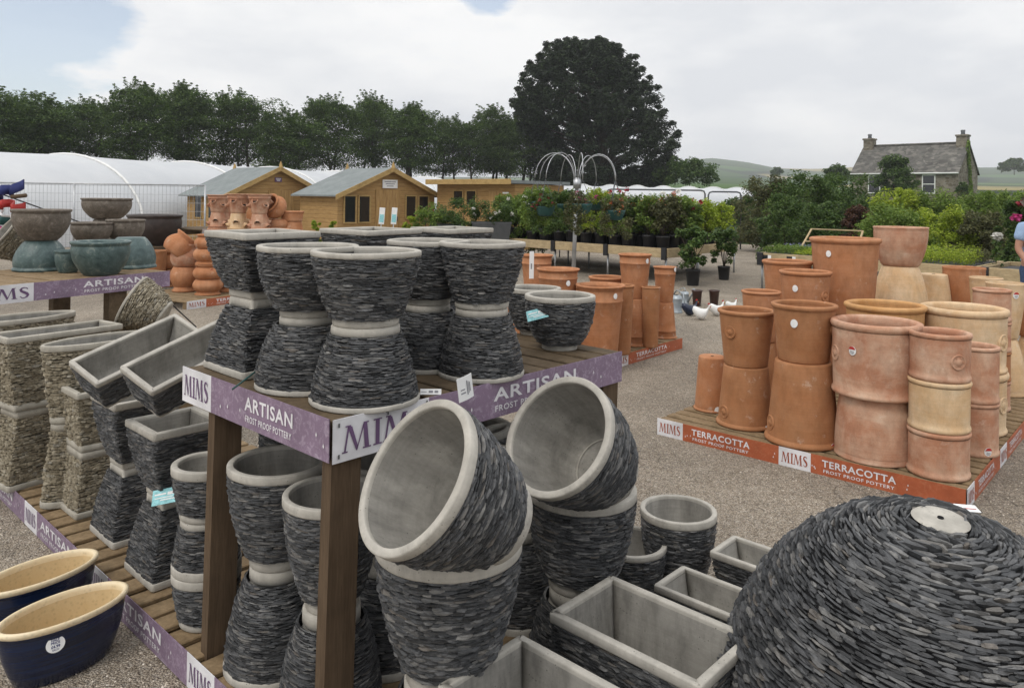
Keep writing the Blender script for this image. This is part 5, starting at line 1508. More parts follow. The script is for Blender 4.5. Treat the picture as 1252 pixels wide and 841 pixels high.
tc_stack(1204, 462, RPZ, [('pale pot at the back right, below the flared one', .16, .5, dict(sf=.8, style='egg', flip=True, mat=CR)), ('small flared pale pot at the back right of the big pallet', .137, .41, dict(sf=.7, style='egg', p=1.4, mat=CR))], GTR_)

# ---- small terracotta pallet behind the slate bowl
MF = Frame(gp(748, 452, 0), 50)
low_pallet('terracotta_pallet', 'small low pallet with an orange banner edge carrying tall chimney shaped terracotta stacks', MF, 1.5, 1.46, 'A', 'TERRACOTTA', 'terracotta',
           [('front', [(0, .30, 'logo', (.03, .27), .56), (.30, 1.46, 'word', (.45, 1.1))])], 9, z=RPZ)
GM = 'terracotta pots on the pallet behind the slate bowl'
tc_stack(775, 420, RPZ, [('upturned tall terracotta pot at the bottom of the chimney shaped stack', .195, .50, dict(sf=.74, style='band', flip=True, mat=OR, stickers=[(35, .03, 'red')])), ('tall terracotta pot with a round white sticker on the chimney shaped stack', .175, .475, dict(sf=.74, style='band', mat=OR, stickers=[(52, .86, 'white')]))], GM)
tc_stack(812, 412, RPZ, [('upturned slim terracotta pot at the bottom of the narrow stack at the pallet corner', .140, .40, dict(sf=.70, style='band', flip=True, mat=OR)), ('slim terracotta pot on top of the narrow stack at the pallet corner', .128, .405, dict(sf=.72, style='band', mat=OR, stickers=[(60, .94, 'white')]))], GM)
tc_stack(733, 441, RPZ, [('large flared terracotta pot with a raised ring, right behind the slate bowl', .232, .74, dict(sf=.72, style='band', mat=OR, stickers=[(40, .88, 'white')]))], GM)
tc_stack(681, 437, RPZ, [('upturned terracotta pot hidden behind the slate bowl', .22, .42, dict(sf=.8, flip=True, mat=OR)), ('flared terracotta pot with a round white sticker, above and left of the ringed pot', .205, .46, dict(sf=.74, style='band', mat=OR, stickers=[(32, .72, 'white')]))], GM)
tc_stack(722, 424, RPZ, [('terracotta pot at the back of the small pallet, its rim showing over the ringed pot', .22, .66, dict(sf=.75, mat=OR))], GM)
tc_stack(741, 414, RPZ, [('terracotta pot furthest back on the small pallet, rim only', .2, .70, dict(sf=.75, mat=OR))], GM)
tc_stack(757, 432, RPZ, [('terracotta pot between the ringed pot and the chimney shaped stack', .145, .70, dict(sf=.78, mat=BR))], GM)
tc_stack(795, 424, RPZ, [('terracotta pot standing in shade between the two chimney shaped stacks', .10, .64, dict(sf=.8, mat=BR))], GM)
tc_stack(655, 420, RPZ, [('upturned pot at the left back of the small pallet', .2, .5, dict(sf=.8, flip=True, mat=OR)), ('tall orange pot at the left back beside the slate stacks', .17, .46, dict(sf=.74, style='band', mat=OR))], GM)
tc_stack(645, 452, RPZ, [('terracotta pot showing its wide rim low behind the slate planters', .2, .58, dict(sf=.78, mat=OR))], GM)
tc_stack(640, 472, RPZ, [('low terracotta pot nearest to the slate stacks', .18, .55, dict(sf=.78, mat=OR))], GM)
p = dp(650, 324, 7.3)
card('price_ticket', 'tall white ticket standing among the terracotta pots behind the table', p, (1, .3, 0), (.05, 0, 1), .045, .26, 'white_card', [('ink_grey', [(.3, .35, .6, .55)])], 'ticket')

# ---- squat jars at the left
JF = Frame(gp(228, 379, 0), 62)
low_pallet('terracotta_pallet', 'low pallet with an orange banner carrying squat round terracotta jars, left of the slate stacks', JF, 1.5, 1.5, 'A', 'TERRACOTTA', 'terracotta', [('front', [(0, .34, 'logo', (.03, .31), .56), (.34, 1.5, 'word', (.52, 1.25))])], 11, z=RPZ)
GJ = 'squat terracotta jars piled on the left pallet'
tc_stack(254, 360, RPZ, [('upturned squat jar at the bottom of the front pile', .215, .245, dict(style='jar', flip=True, mat=OR)), ('squat jar with a small red and white sticker in the front pile', .215, .23, dict(style='jar', mat=OR, stickers=[(15, .6, 'red')])),
                         ('upturned squat jar third from below in the front pile', .215, .24, dict(style='jar', flip=True, mat=OR)), ('topmost squat jar of the front pile of jars', .2, .22, dict(style='jar', mat=OR))], GJ)
tc_stack(226, 356, RPZ, [('upturned round jar in the second pile from the right', .215, .40, dict(style='jar', flip=True, mat=OR)), ('round terracotta jar with a pale bloom in the second pile', .215, .36, dict(style='jar', mat=PK))], GJ)
tc_stack(207, 350, RPZ, [('upturned jar at the back left of the jar pallet', .2, .3, dict(style='jar', flip=True, mat=BR)), ('terracotta jar at the back left of the jar pallet', .2, .3, dict(style='jar', mat=BR))], GJ)
tc_stack(279, 356, RPZ, [('upturned jar beside the square slate planters', .21, .33, dict(style='jar', flip=True, mat=OR))], GJ)
jp = dp(217, 304, 12.2)
jt = tc_pot('round terracotta jar tipped on its side on top of the jar pile', jp, .23, .36, style='jar', mat=OR, group=GJ)
jt.rotation_mode = 'XYZ'; jt.rotation_euler = (rad(-20), rad(38), 0)
jt.location = jp - Vector((.08, 0, .09))
tc_stack(190, 352, RPZ, [('tall terracotta planter with side pockets standing behind the jars', .18, .62, dict(style='egg', sf=.7, p=1.3, mat=BR))], GJ)

# ---- strawberry planters on a raised pallet at the back
SFr = Frame(dp(247, 286, 13.2), 56); SFr.o.z = 0
st_t = table('display_table', 'raised pallet table with an orange banner carrying strawberry planters in front of the left shed', SFr, 1.1, 1.9, 1.06, [(.06, .06), (1.0, .06), (.06, 1.8), (1.0, 1.8)], cat='table')
banner(st_t, SFr(-.01, 0), SFr(-.01, 1.9), 1.066, .118, [(0, .3, 'logo', (.03, .27), .56), (.3, 1.9, 'word', (.5, 1.2))], 'TERRACOTTA', 'terracotta')
def strawberry(label, c, R_, h, mat, flip=False, group='strawberry planters on the raised pallet'):
    o_ = tc_pot(label, c, R_, h, sf=.62, style='band', mat=mat, flip=flip, group=group, name='strawberry_planter')
    for k in range(6):
        a = 2 * PI * k / 6 + .4; z = h * (.42 if k % 2 else .62); r = R_ * (.62 + .36 * z / h)
        M = Matrix.Translation((math.cos(a) * r, math.sin(a) * r, z)) @ Matrix.Rotation(a, 4, 'Z') @ Matrix.Rotation(rad(48), 4, 'Y')
        mb = MB(); mb.lathe([(R_ * .16, -R_ * .2), (R_ * .24, R_ * .02), (R_ * .29, R_ * .16), (R_ * .25, R_ * .17), (R_ * .17, R_ * .02), (.001, 0)], 14, M=M); mb.build('pocket', MAT[mat], o_)
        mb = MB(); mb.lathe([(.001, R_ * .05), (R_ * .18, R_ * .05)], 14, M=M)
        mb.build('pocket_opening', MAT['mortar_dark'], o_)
    return o_
zt = 1.06
sp = [(266, 282, .17, .30, PK), (276, 281.5, .17, .30, PK), (291, 285, .18, .31, CR), (317, 286, .18, .31, PK)]
lab = ['leftmost pair', 'second pair from the left', 'cream footed pair in the middle', 'pair right of the cream footed one']
for (x, y, R_, h, m), l in zip(sp, lab):
    q = gp(x, y - 1, zt); 
    strawberry('upturned strawberry planter at the bottom of the ' + l, (q.x, q.y, zt), R_, h, m, True); strawberry('strawberry planter on top of the ' + l, (q.x, q.y, zt + h), R_ * 1.05, h, PK)
q = gp(341, 284, zt); tc_pot('upturned squat jar on the raised pallet under the tipped one', (q.x, q.y, zt), .20, .22, style='jar', flip=True, mat=OR, group='squat pots on the raised pallet')
jt2 = tc_pot('round jar lying tipped on another at the right of the strawberry planters', (q.x, q.y, zt + .36), .19, .26, style='jar', mat=OR, group='squat pots on the raised pallet'); jt2.rotation_mode = 'XYZ'; jt2.rotation_euler = (rad(50), rad(-40), 0)
q = gp(357, 284, zt); tc_pot('lower low pot at the right end of the raised pallet', (q.x, q.y, zt), .19, .18, style='egg', sf=.8, flip=True, mat=OR, group='squat pots on the raised pallet'); tc_pot('upper low pot at the right end of the raised pallet', (q.x, q.y, zt + .18), .19, .17, style='rolled', sf=.85, mat=OR, group='squat pots on the raised pallet')
q = gp(316, 282, zt); tc_pot('brown strawberry jar standing between the planter pairs', (q.x - .1, q.y + .25, zt), .19, .5, style='jar', mat=BR, group='squat pots on the raised pallet')
q = gp(333, 291, zt); tc_pot('low wide terracotta bowl at the front of the raised pallet', (q.x, q.y, zt), .27, .13, style='egg', sf=.85, mat=OR, group='squat pots on the raised pallet')

# ---- glazed pots on the left display table
LFp = Frame(gp(0, 352, ZT), 60); LFp.o = Vector((gp(208, 331.5, ZT).x, gp(208, 331.5, ZT).y, 0)) - LFp.B * 1.5
LB_ = 1.5
lt = table('display_table', 'left rear display table with a purple banner holding teal and brown glazed bowls', LFp, 1.1, LB_, ZT, [(.06, .10), (1.0, .10), (.06, LB_ - .42), (1.0, LB_ - .3)], wood_deck='pallet_wood', lean=(0, 0), leg_mat='pallet_wood_dark', seed=8, leg_size=(.14, .07))
banner(lt, LFp(-.012, -.01), LFp(-.012, LB_), ZT + .004, BH, [(0, .46, 'logo', (.05, .43), .6), (.46, LB_, 'word', (.80, 1.27))], 'ARTISAN', 'artisan')
def glazed(label, base, R_, h, mat, flip=False, rot=None, group='glazed bowls on the left display table', sf=.58, belly=.35):
    loc = Vector(base); M = Matrix.Identity(4)
    if flip: loc.z += h; M = flipM()
    if rot is not None: M = rot
    o_ = empty('glazed_bowl', loc, M, label, 'bowl', group)
    pr = [(R_ * sf * .95, 0), (R_ * sf, .006)] + [(R_ * (sf + (1.0 - sf) * math.sin(t * PI / 2 * 1.18) ** .85), h * (.02 + .84 * t)) for t in np.linspace(.06, 1, 12)]
    mb = MB(); mb.lathe(pr, 48, closed_bot=True); mb.build('bowl_wall', MAT[mat], o_)
    r0 = pr[-1][0]; mb = MB(); mb.lathe([(r0 - .002, h * .855), (r0 * 1.0, h * .90), (r0 * 1.045, h * .93), (r0 * 1.05, h * .98), (r0 * 1.02, h), (r0 * .95, h * .99), (r0 * .9, h * .93), (r0 * .9, h * .85)], 48); mb.build('rim', MAT[mat], o_)
    mb = MB(); mb.lathe([(r0 * .9, h * .86), (r0 * .86, h * .5), (r0 * .6, h * .15), (.001, h * .1)], 48); mb.build('lining', MAT[mat], o_)
    return o_
def on_lt(px, py): return gp(px, py, ZT)
q = on_lt(50, 330); glazed('upturned teal glazed bowl on the left table, under the brown one', (q.x, q.y, ZT), .192, .235, 'glaze_teal', True); glazed('mottled brown bowl balanced on an upturned teal one, leftmost on the left table', (q.x, q.y, ZT + .235), .205, .245, 'glaze_brown')
q = on_lt(123, 336); glazed('large teal glazed bowl standing upright at the front of the left table', (q.x, q.y, ZT), .20, .255, 'glaze_teal')
q = on_lt(83, 333); glazed('small teal glazed pot between the two large teal bowls', (q.x, q.y, ZT), .092, .17, 'glaze_teal', sf=.7)
q = on_lt(160, 327); glazed('upturned teal glazed bowl behind the large teal one, right end of the left table', (q.x, q.y, ZT), .19, .25, 'glaze_teal', True)
BH2 = dict(group='brown bowls stacked at the back of the left table')
q = on_lt(112, 321); glazed('upturned brown bowl at the bottom of the back stack', (q.x, q.y, ZT), .16, .17, 'glaze_brown', True, **BH2); glazed('brown bowl above the small teal pot, lower left of three brown bowls', (q.x, q.y, ZT + .17), .168, .185, 'glaze_brown', **BH2)
q = on_lt(153, 319); glazed('upturned brown bowl behind the upturned teal one', (q.x, q.y, ZT), .16, .17, 'glaze_brown', True, **BH2); glazed('brown bowl at the lower right of three brown bowls', (q.x, q.y, ZT + .17), .16, .205, 'glaze_brown', **BH2)
q = on_lt(130, 317); q = gp(130, 312.5, ZT); glazed('upturned tall brown bowl hidden at the back', (q.x, q.y, ZT), .19, .36, 'glaze_brown', True, **BH2); glazed('brown bowl topmost of three brown bowls on the left table', (q.x, q.y, ZT + .36), .222, .20, 'glaze_brown', **BH2)
# far left: another low display with a leaning textured pot
z0 = ZT
Mlean = Matrix.Rotation(rad(-35), 4, 'Y')
tq = on_lt(6, 328); tq2 = tq + Vector((-.15, .15, 0))
on_plane((tq.x - .12, tq.y + .12, ZT + .27), (0, 1, .2), Vector((-.62, -.55, .62)), 'tan_bowl', 'textured grey bowl leaning at the left picture edge', .95)
# big dark bowl on a stand of pallets
Dk = dp(189, 300, 13.5)
pst = table('pallet_stand', 'plain dark stand carrying the big dark brown bowl', Frame(Vector((Dk.x - .05, Dk.y - .7, 0)), 45), 1.0, 1.0, Dk.z, [(.06, .06), (.94, .06), (.06, .94), (.94, .94)], wood_deck='pallet_wood_dark', cat='stand')
glazed('big dark brown bowl behind the small brown bowls, left of the shed', (Dk.x, Dk.y, Dk.z + .002), .44, .54, 'glaze_darkbrown', group='dark bowl')
# ------------------------------------------------------------------ plant benches
BZ = .70
def bench(label, fr, LA, LB, legs_a, name='plant_bench', open_end=False):
    o = empty(name, fr(0, 0, 0), None, label, 'bench', 'timber edged plant benches')
    M0 = Matrix.Rotation(fr.ang, 4, 'Z')
    mb = MB(); mb.box((0, 0, 0), (LB - .06, LA - .06, .03), Matrix.Translation(fr(LA / 2, LB / 2, BZ - .08)) @ M0); mb.build('tray', MAT['plastic_black'], o, True)
    for nm, a0, a1, b0, b1 in (('front_board', 0, LA, -.02, .02), ('back_board', 0, LA, LB - .02, LB + .02), ('end_board', -.02, .02, .022, LB - .022), ('end_board', LA - .02, LA + .02, .022, LB - .022)):
        mb = MB(); mb.box((0, 0, 0), (b1 - b0, a1 - a0, .19), Matrix.Translation(fr((a0 + a1) / 2, (b0 + b1) / 2, BZ - .095)) @ M0, 0, .006); mb.build(nm, MAT['bench_wood'], o, True)
    for a in legs_a:
        for b in (.05, LB - .05):
            mb = MB(); mb.tube([fr(a, b, 0), fr(a, b, BZ - .19)], .021, 8); mb.build('leg', MAT['metal_grey'], o, True)
        mb = MB(); mb.box((0, 0, 0), (.055, .11, .24), Matrix.Translation(fr(a, -.034, BZ - .11)) @ M0, 0, .008); mb.build('corner_bracket', MAT['plastic_black'], o, True)
    return o
K1 = Frame(gp(815, 304, BZ), 45)
bench('timber edged plant bench loaded with roses behind the chimney shaped terracotta stacks', K1, 6.0, 1.30, [.04, 1.5, 3.0, 4.5, 5.9])
K2 = Frame(K1(.25, 1.55), 45)
bench('timber edged plant bench of feathery green plants, behind the rose bench', K2, 5.5, 1.7, [.04, 1.9, 3.7, 5.4])
K3 = Frame(gp(1192, 326, BZ), 45)
bench('timber edged plant bench of bedding plants behind the big terracotta pallet', K3, 3.62, 1.7, [.04, 1.8, 3.55])
K4 = Frame(K3(-2.5, 0), 45)
bench('timber edged plant bench at the right picture edge beside the standing person', K4, 2.4, 1.7, [.05, 1.3, 2.36])
for (a, l) in ((3.42, 'leftmost'), (2.95, 'second')):
    c = K3(a, -.030, BZ - .10)
    card('price_ticket', 'small dark and white price card on the bedding bench edge, ' + l + ' of two', c, -K3.A, (0, 0, 1), .17, .13, 'white_card', [('plastic_black', [(.0, .0, .62, 1)]), ('plastic_green', [(.1, .3, .5, .7)])], 'ticket')

# ------------------------------------------------------------------ potted plants
def plant_proto(seed, kind):
    """returns list of (part name, mesh)"""
    rng = np.random.default_rng(seed); out = []
    K = dict(rose=('leaf_dark', .24, .62, .055, 26, 55), rose2=('leaf_olive', .24, .58, .05, 26, 50), redrose=('leaf_red', .24, .6, .05, 24, 50), mid=('leaf_mid', .22, .62, .05, 26, 60), lime=('leaf_lime', .20, .55, .045, 26, 60),
             grass=('leaf_lime', .2, .45, .2, 10, 34), shrub=('leaf_dark', .26, .66, .06, 26, 60))[kind]
    lm, ph, fh, ls, nc, per = K
    mb = MB(); R_ = .115
    mb.lathe([(R_ * .76, 0), (R_ * .78, .004), (R_ * .96, ph - .03), (R_ * 1.0, ph - .028), (R_ * 1.03, ph), (R_ * .93, ph), (R_ * .9, ph - .03), (.001, ph - .035)], 20, closed_bot=True)
    out.append(('pot', mb.mesh('pot', MAT['plastic_black'])))
    st = MB(); cen, rd = [], []
    for q in range(6):
        a = q * 1.05 + rng.uniform(-.3, .3); r = rng.uniform(.10, .22); z = ph + fh * rng.uniform(.5, .95)
        e = (math.cos(a) * r, math.sin(a) * r, z); st.tube([(0, 0, ph - .05), (math.cos(a) * r * .4, math.sin(a) * r * .4, ph + (z - ph) * .5), e], [.008, .006, .003], 5)
        cen.append(e); rd.append((.09, .09, .09))
    for q in range(nc):
        f = rng.uniform(.12, 1); a = rng.uniform(0, 6.28); r = .23 * math.sin(PI * (.2 + .65 * f)) * math.sqrt(rng.uniform(0, 1))
        cen.append((r * math.cos(a), r * math.sin(a), ph + fh * f)); s = rng.uniform(.05, .10); rd.append((s, s, s * .9))
    if kind == 'grass':
        m = 420; a = rng.uniform(0, 6.28, m); tl = rng.uniform(.1, .5, m); b0 = rng.uniform(0, .07, m); hh = fh * rng.uniform(.6, 1.25, m)
        base = np.stack([np.cos(a) * b0, np.sin(a) * b0, np.full(m, ph - .03)], 1); mid_ = base + np.stack([np.cos(a) * tl * .35 * hh, np.sin(a) * tl * .35 * hh, hh * .62], 1); tip = base + np.stack([np.cos(a) * tl * 1.1 * hh, np.sin(a) * tl * 1.1 * hh, hh], 1)
        side = np.stack([-np.sin(a), np.cos(a), np.zeros(m)], 1) * .006
        V = np.stack([base - side, base + side, mid_ + side, mid_ - side, mid_ - side, mid_ + side, tip + side * .1, tip - side * .1], 1).reshape(-1, 3)
        out.append(('foliage', np_mesh('foliage', V, np.arange(len(V)).reshape(-1, 4), MAT[lm])))
    else:
        out.append(('stems', st.mesh('stems', MAT['bark'])))
        out.append(('foliage', leaf_mesh('foliage', [(leaf_arrays(cen, rd, per, ls, rng, .3, .6, .1), 0)], [lm])))
    return out
PROTO = {k: [plant_proto(s * 7 + i, k) for s in range(2)] for i, k in enumerate(('rose', 'rose2', 'redrose', 'mid', 'lime', 'grass', 'shrub'))}
def flower_mesh(seed, mat, n, R_, z0, z1, size):
    rng = np.random.default_rng(seed); a = rng.uniform(0, 6.28, n); r = R_ * np.sqrt(rng.uniform(.3, 1, n))
    cen = np.stack([r * np.cos(a), r * np.sin(a), rng.uniform(z0, z1, n)], 1)
    return leaf_mesh('flowers', [(leaf_arrays(cen, np.full((n, 3), size * .5), 14, size * .7, rng, .3, .9, .3), 0)], [mat])
FL = {m: flower_mesh(i + 3, m, 5, .22, .6, .92, .075) for i, m in enumerate(('petal_orange', 'petal_red', 'petal_white', 'petal_pink', 'petal_yellow'))}
ROSE = {'rose': 'dark leaved rose in a black pot', 'rose2': 'olive leaved rose in a black pot', 'redrose': 'bronze leaved rose in a black pot', 'mid': 'fresh green shrub in a black pot', 'lime': 'feathery yellow green shrub in a black pot', 'grass': 'arching lime green grass in a black pot', 'shrub': 'dark glossy shrub in a black pot'}
FN = {'petal_orange': ' with orange blooms', 'petal_red': ' with deep red blooms', 'petal_white': ' with white blooms', 'petal_pink': ' with pink blooms', 'petal_yellow': ' with yellow blooms', None: ''}
def potted(kind, c, sc, rz, where, flower=None, zs=None):
    lab = ROSE[kind] + FN[flower] + ' ' + where
    o = empty('potted_plant', c, (0, 0, rz), lab, 'plant', lab)
    for nm, me in PROTO[kind][int(rz * 10) % 2]: link(nm, me, o)
    if flower: link('flowers', FL[flower], o)
    o.scale = (sc, sc, zs or sc)
    return o
rnd = random.Random(12)
for i in range(14):
    for j in range(4):
        if i > 9 and j < 2: continue
        a, b = .22 + i * .40 + rnd.uniform(-.05, .05), .18 + j * .30 + rnd.uniform(-.04, .04)
        u = i / 14
        kind = rnd.choice(['redrose', 'rose2', 'rose', 'mid', 'mid', 'lime', 'rose2'] if i < 4 else ['rose', 'rose2', 'mid', 'mid', 'mid'])
        if i == 0: kind = 'rose2' if j < 2 else 'mid'
        fl = rnd.choice([None, None, None, None, 'petal_orange', 'petal_red', 'petal_white'] if i < 5 else [None, None, None, None, None, 'petal_white'])
        if (i, j) in ((2, 0),): fl = 'petal_orange'
        potted(kind, K1(a, b, BZ - .064), rnd.uniform(1.15, 1.4), rnd.uniform(0, 6), 'on the rose bench', fl, rnd.uniform(1.15, 1.4))
for i in range(11):
    for j in range(4):
        a, b = .25 + i * .47 + rnd.uniform(-.06, .06), .2 + j * .42 + rnd.uniform(-.05, .05)
        kind = 'lime' if i < 2 else rnd.choice(['mid', 'lime', 'rose2', 'grass'])
        if i in (4, 5) and j > 0: kind = 'grass'
        potted(kind, K2(a, b, BZ - .064), rnd.uniform(1.05, 1.35), rnd.uniform(0, 6), 'on the bench behind the roses', None)
# two potted shrubs standing on the gravel
for (px, py, s, lab) in ((847, 349, 1.08, 'left'), (885, 342, .98, 'right')):
    q = gp(px, py, .004)
    o = empty('potted_plant', q, (0, 0, px), 'dark green shrub in a black pot standing on the gravel, ' + lab + ' one of two', 'plant', 'potted shrubs on the gravel')
    for nm, me in PROTO['shrub'][0 if lab == 'left' else 1]: link(nm, me, o)
    o.scale = (s * 1.15, s * 1.15, s * 1.12)

# big dark planters with roses at the left end of the rose bench
def big_planter(label, px, py, w, d, h, blooms, seed, z=BZ - .06):
    q = gp(px, py, z); rng = np.random.default_rng(seed)
    o = empty('large_planter', q, (0, 0, rad(6)), label, 'planter')
    mb = MB()
    for (s0, z0, s1, z1) in ((.86, 0, .97, h - .05), (.97, h - .05, 1.0, h - .05), (1.0, h - .05, 1.0, h), (1.0, h, .94, h), (.94, h, .92, h - .06)):
        r0 = [(x * w / 2 * s0, y * d / 2 * s0, z0) for x, y in ((-1, -1), (1, -1), (1, 1), (-1, 1))]; r1 = [(x * w / 2 * s1, y * d / 2 * s1, z1) for x, y in ((-1, -1), (1, -1), (1, 1), (-1, 1))]
        mb.add(r0 + r1, [(k, (k + 1) % 4, (k + 1) % 4 + 4, k + 4) for k in range(4)])
    mb.add([(x * w * .46, y * d * .46, h - .06) for x, y in ((-1, -1), (1, -1), (1, 1), (-1, 1))], [(0, 1, 2, 3)])
    mb.build('tub', MAT['metal_dark'], o)
    cen = [(rng.uniform(-.55, .55) * w, rng.uniform(-.5, .5) * d, h + abs(rng.normal(.16, .16))) for _ in range(46)]
    arr = [(leaf_arrays(cen, np.full((46, 3), .11), 60, .055, rng, .3, .6, .1), 0)]
    link('foliage', leaf_mesh('foliage', arr, ['leaf_dark' if seed % 2 else 'leaf_mid']), o)
    if blooms:
        n = 9; cc = np.array(cen)[:n] + (0, -.08, .08)
        link('flowers', leaf_mesh('flowers', [(leaf_arrays(cc, np.full((n, 3), .04), 16, .055, rng, .3, .9, .2), 0)], [blooms]), o)
mat_dark = simple('planter_grey', (.06, .06, .066), .6, .3)
big_planter('large dark grey tub of white flowered roses behind the slate stacks', 600, 294, .95, .55, .45, 'petal_white', 3)
big_planter('dark tub of leafy green plants left of the white flowered one', 545, 290, .8, .5, .34, None, 5)

# bedding trays
def tray(label, c, rz, mat, hh, seed, flower=None, w=.56, d=.36, dens=1.0):
    rng = np.random.default_rng(seed)
    o = empty('bedding_tray', c, (0, 0, rz), label, 'bedding plants', label)
    mb = MB(); mb.box((0, 0, .0325), (w, d, .065), None, 0, .008); mb.build('tray', MAT['plastic_black'], o)
    cen = np.array([((i - 2.5) * w / 6, (j - 1.5) * d / 4, .06 + hh * .5) for i in range(6) for j in range(4)]) + rng.normal(0, .01, (24, 3))
    arr = [(leaf_arrays(cen, np.full((24, 3), (.058, .058, hh * .62)), int(46 * dens), .034, rng, .2, .5, .05), 0)]
    mats = [mat]
    if flower: arr.append((leaf_arrays(cen[::2] + (0, 0, hh * .5), np.full((12, 3), .03), 9, .03, rng, .4, .9, .2), 1)); mats.append(flower)
    link('foliage', leaf_mesh('foliage', arr, mats), o)
T = math.atan2(K3.A.y, K3.A.x)
kinds = [('leaf_lime', .26, None, 'upright lime green seedlings'), ('leaf_lime', .09, None, 'low yellow green bedding'), ('leaf_mid', .13, None, 'bright green bedding'), ('leaf_olive', .18, None, 'bronze heather like bedding'), ('leaf_mid', .10, 'petal_blue', 'pale blue flowered bedding'), ('leaf_dark', .12, 'petal_white', 'white flowered bedding')]
col_k = [3, 0, 0, 0, 2, 1, 1, 2, 2]
for i in range(6):
    for j in range(4):
        k = [0, 0, 0, 1, 1, 2][i] if j < 2 else [3, 3, 5, 4, 2, 4][i]
        if i == 0 and j < 2: k = 0
        m, hh, fl, nm = kinds[k]
        tray('tray of ' + nm + ' on the bench behind the big terracotta pallet', K3(.36 + i * .585, .22 + j * .40, BZ - .064), T, m, hh * rnd.uniform(.9, 1.15), 100 + i * 5 + j, fl)
for i in range(3):
    for j in range(3):
        potted(['rose', 'mid', 'rose2'][(i + j) % 3], K4(.35 + i * .7, .3 + j * .5, BZ - .064), rnd.uniform(.8, 1.0), rnd.uniform(0, 6), 'on the bench by the person', [None, 'petal_pink', 'petal_white', None][(i * 2 + j) % 4])
# sloping timber display frame beside the bedding
mb = MB(); fr_o = empty('plant_rack', K3(3.0, 1.25, BZ - .06), None, 'sloping pale timber rack standing among the bedding plants', 'rack')
A3, B3 = K3.A, K3.B
b0 = K3(3.3, 1.0, BZ - .05); b1 = K3(2.3, 1.2, BZ - .05); tp0 = K3(3.3, 1.62, BZ + .42); tp1 = K3(2.3, 1.62, BZ + .42)
for nm, u, v in (('side_rail', b0, tp0), ('side_rail', b1, tp1), ('top_rail', tp0, tp1), ('slat', b0.lerp(tp0, .5), b1.lerp(tp1, .5))):
    mb = MB(); d_ = (v - u); c = (u + v) / 2; mb.box((0, 0, 0), (.035, d_.length, .025), Matrix.Translation(c) @ d_.to_track_quat('Y', 'Z').to_matrix().to_4x4(), 0, .004); mb.build(nm, MAT['bench_wood'], fr_o, True)

# ------------------------------------------------------------------ shrubs for sale on the right, row behind row
GS = 'shrubs for sale in rows on the right'
sh = [  # px, base y, top y, width px, depth, foliage, label
 (936, 272, 214, 62, 25, 'leaf_olive', 'loose olive green shrub at the left end of the shrub rows'), (985, 276, 210, 78, 24, 'leaf_dark', 'dense dark green shrub in front of the far field, second from the left'),
 (1030, 276, 208, 70, 25, 'leaf_dark', 'tall dark shrub standing left of the farmhouse corner'), (960, 286, 236, 58, 20, 'leaf_dark', 'dark shrub behind the timber display frame'),
 (1008, 290, 246, 60, 18.5, 'leaf_dark', 'dark upright shrub behind the biggest terracotta pot'), (1052, 290, 250, 44, 18, 'leaf_red', 'bronze leaved shrub between green ones, behind the tallest pot stack'),
 (1096, 286, 228, 66, 20, 'leaf_lime', 'bright yellow green shrub below the round bush of the farmhouse'), (1088, 292, 246, 74, 17, 'leaf_mid', 'feathery green shrub right behind the tallest terracotta stack'),
 (1140, 284, 232, 72, 20, 'leaf_mid', 'fresh green shrub below the farmhouse window'), (1150, 292, 252, 70, 17, 'leaf_lime', 'low yellow green shrub behind the lime bedding'),
 (1190, 282, 236, 62, 22, 'leaf_mid', 'leafy green shrub under the farmhouse gable'), (1222, 280, 232, 58, 21, 'leaf_mid', 'leafy shrub right of the farmhouse gable'), (1200, 292, 258, 64, 16.5, 'leaf_olive', 'greyish shrub behind the white flowered plants'),
 (1244, 288, 240, 40, 15, 'leaf_dark', 'dark shrub with pink blooms right beside the person'), (1262, 284, 228, 52, 19, 'leaf_mid', 'green shrub cut by the right picture edge'),
 (905, 262, 238, 44, 30, 'leaf_dark', 'dark low shrub at the end of the far polytunnel'), (1118, 276, 244, 60, 26, 'leaf_dark', 'dark shrub in the gap below the farmhouse'), (1170, 268, 240, 70, 30, 'leaf_olive', 'olive hedge plant at the foot of the farmhouse wall'),
 (1060, 270, 240, 60, 30, 'leaf_dark', 'dark hedge plant at the left foot of the farmhouse'), (1225, 266, 240, 60, 32, 'leaf_olive', 'olive hedge plant below the far green field'), (1000, 264, 236, 60, 33, 'leaf_olive', 'olive hedge plant left of the farmhouse'), (945, 262, 238, 60, 34, 'leaf_mid', 'green hedge plant below the valley fields')]
for i, (px, by, ty, w, Y_, m, lab) in enumerate(sh):
    p = dp(px, by, Y_); gy = 240 + (px - 626) * .0129 + EYE * FOC / Y_
    bush(lab, px, gy, ty, w * 1.25, Y_, m, 60 + i, .075 if Y_ < 22 else .1, 95, 70, 'shrub', 'shrub', GS, bare=.08)
q = gp(1244, 258, 1.5)
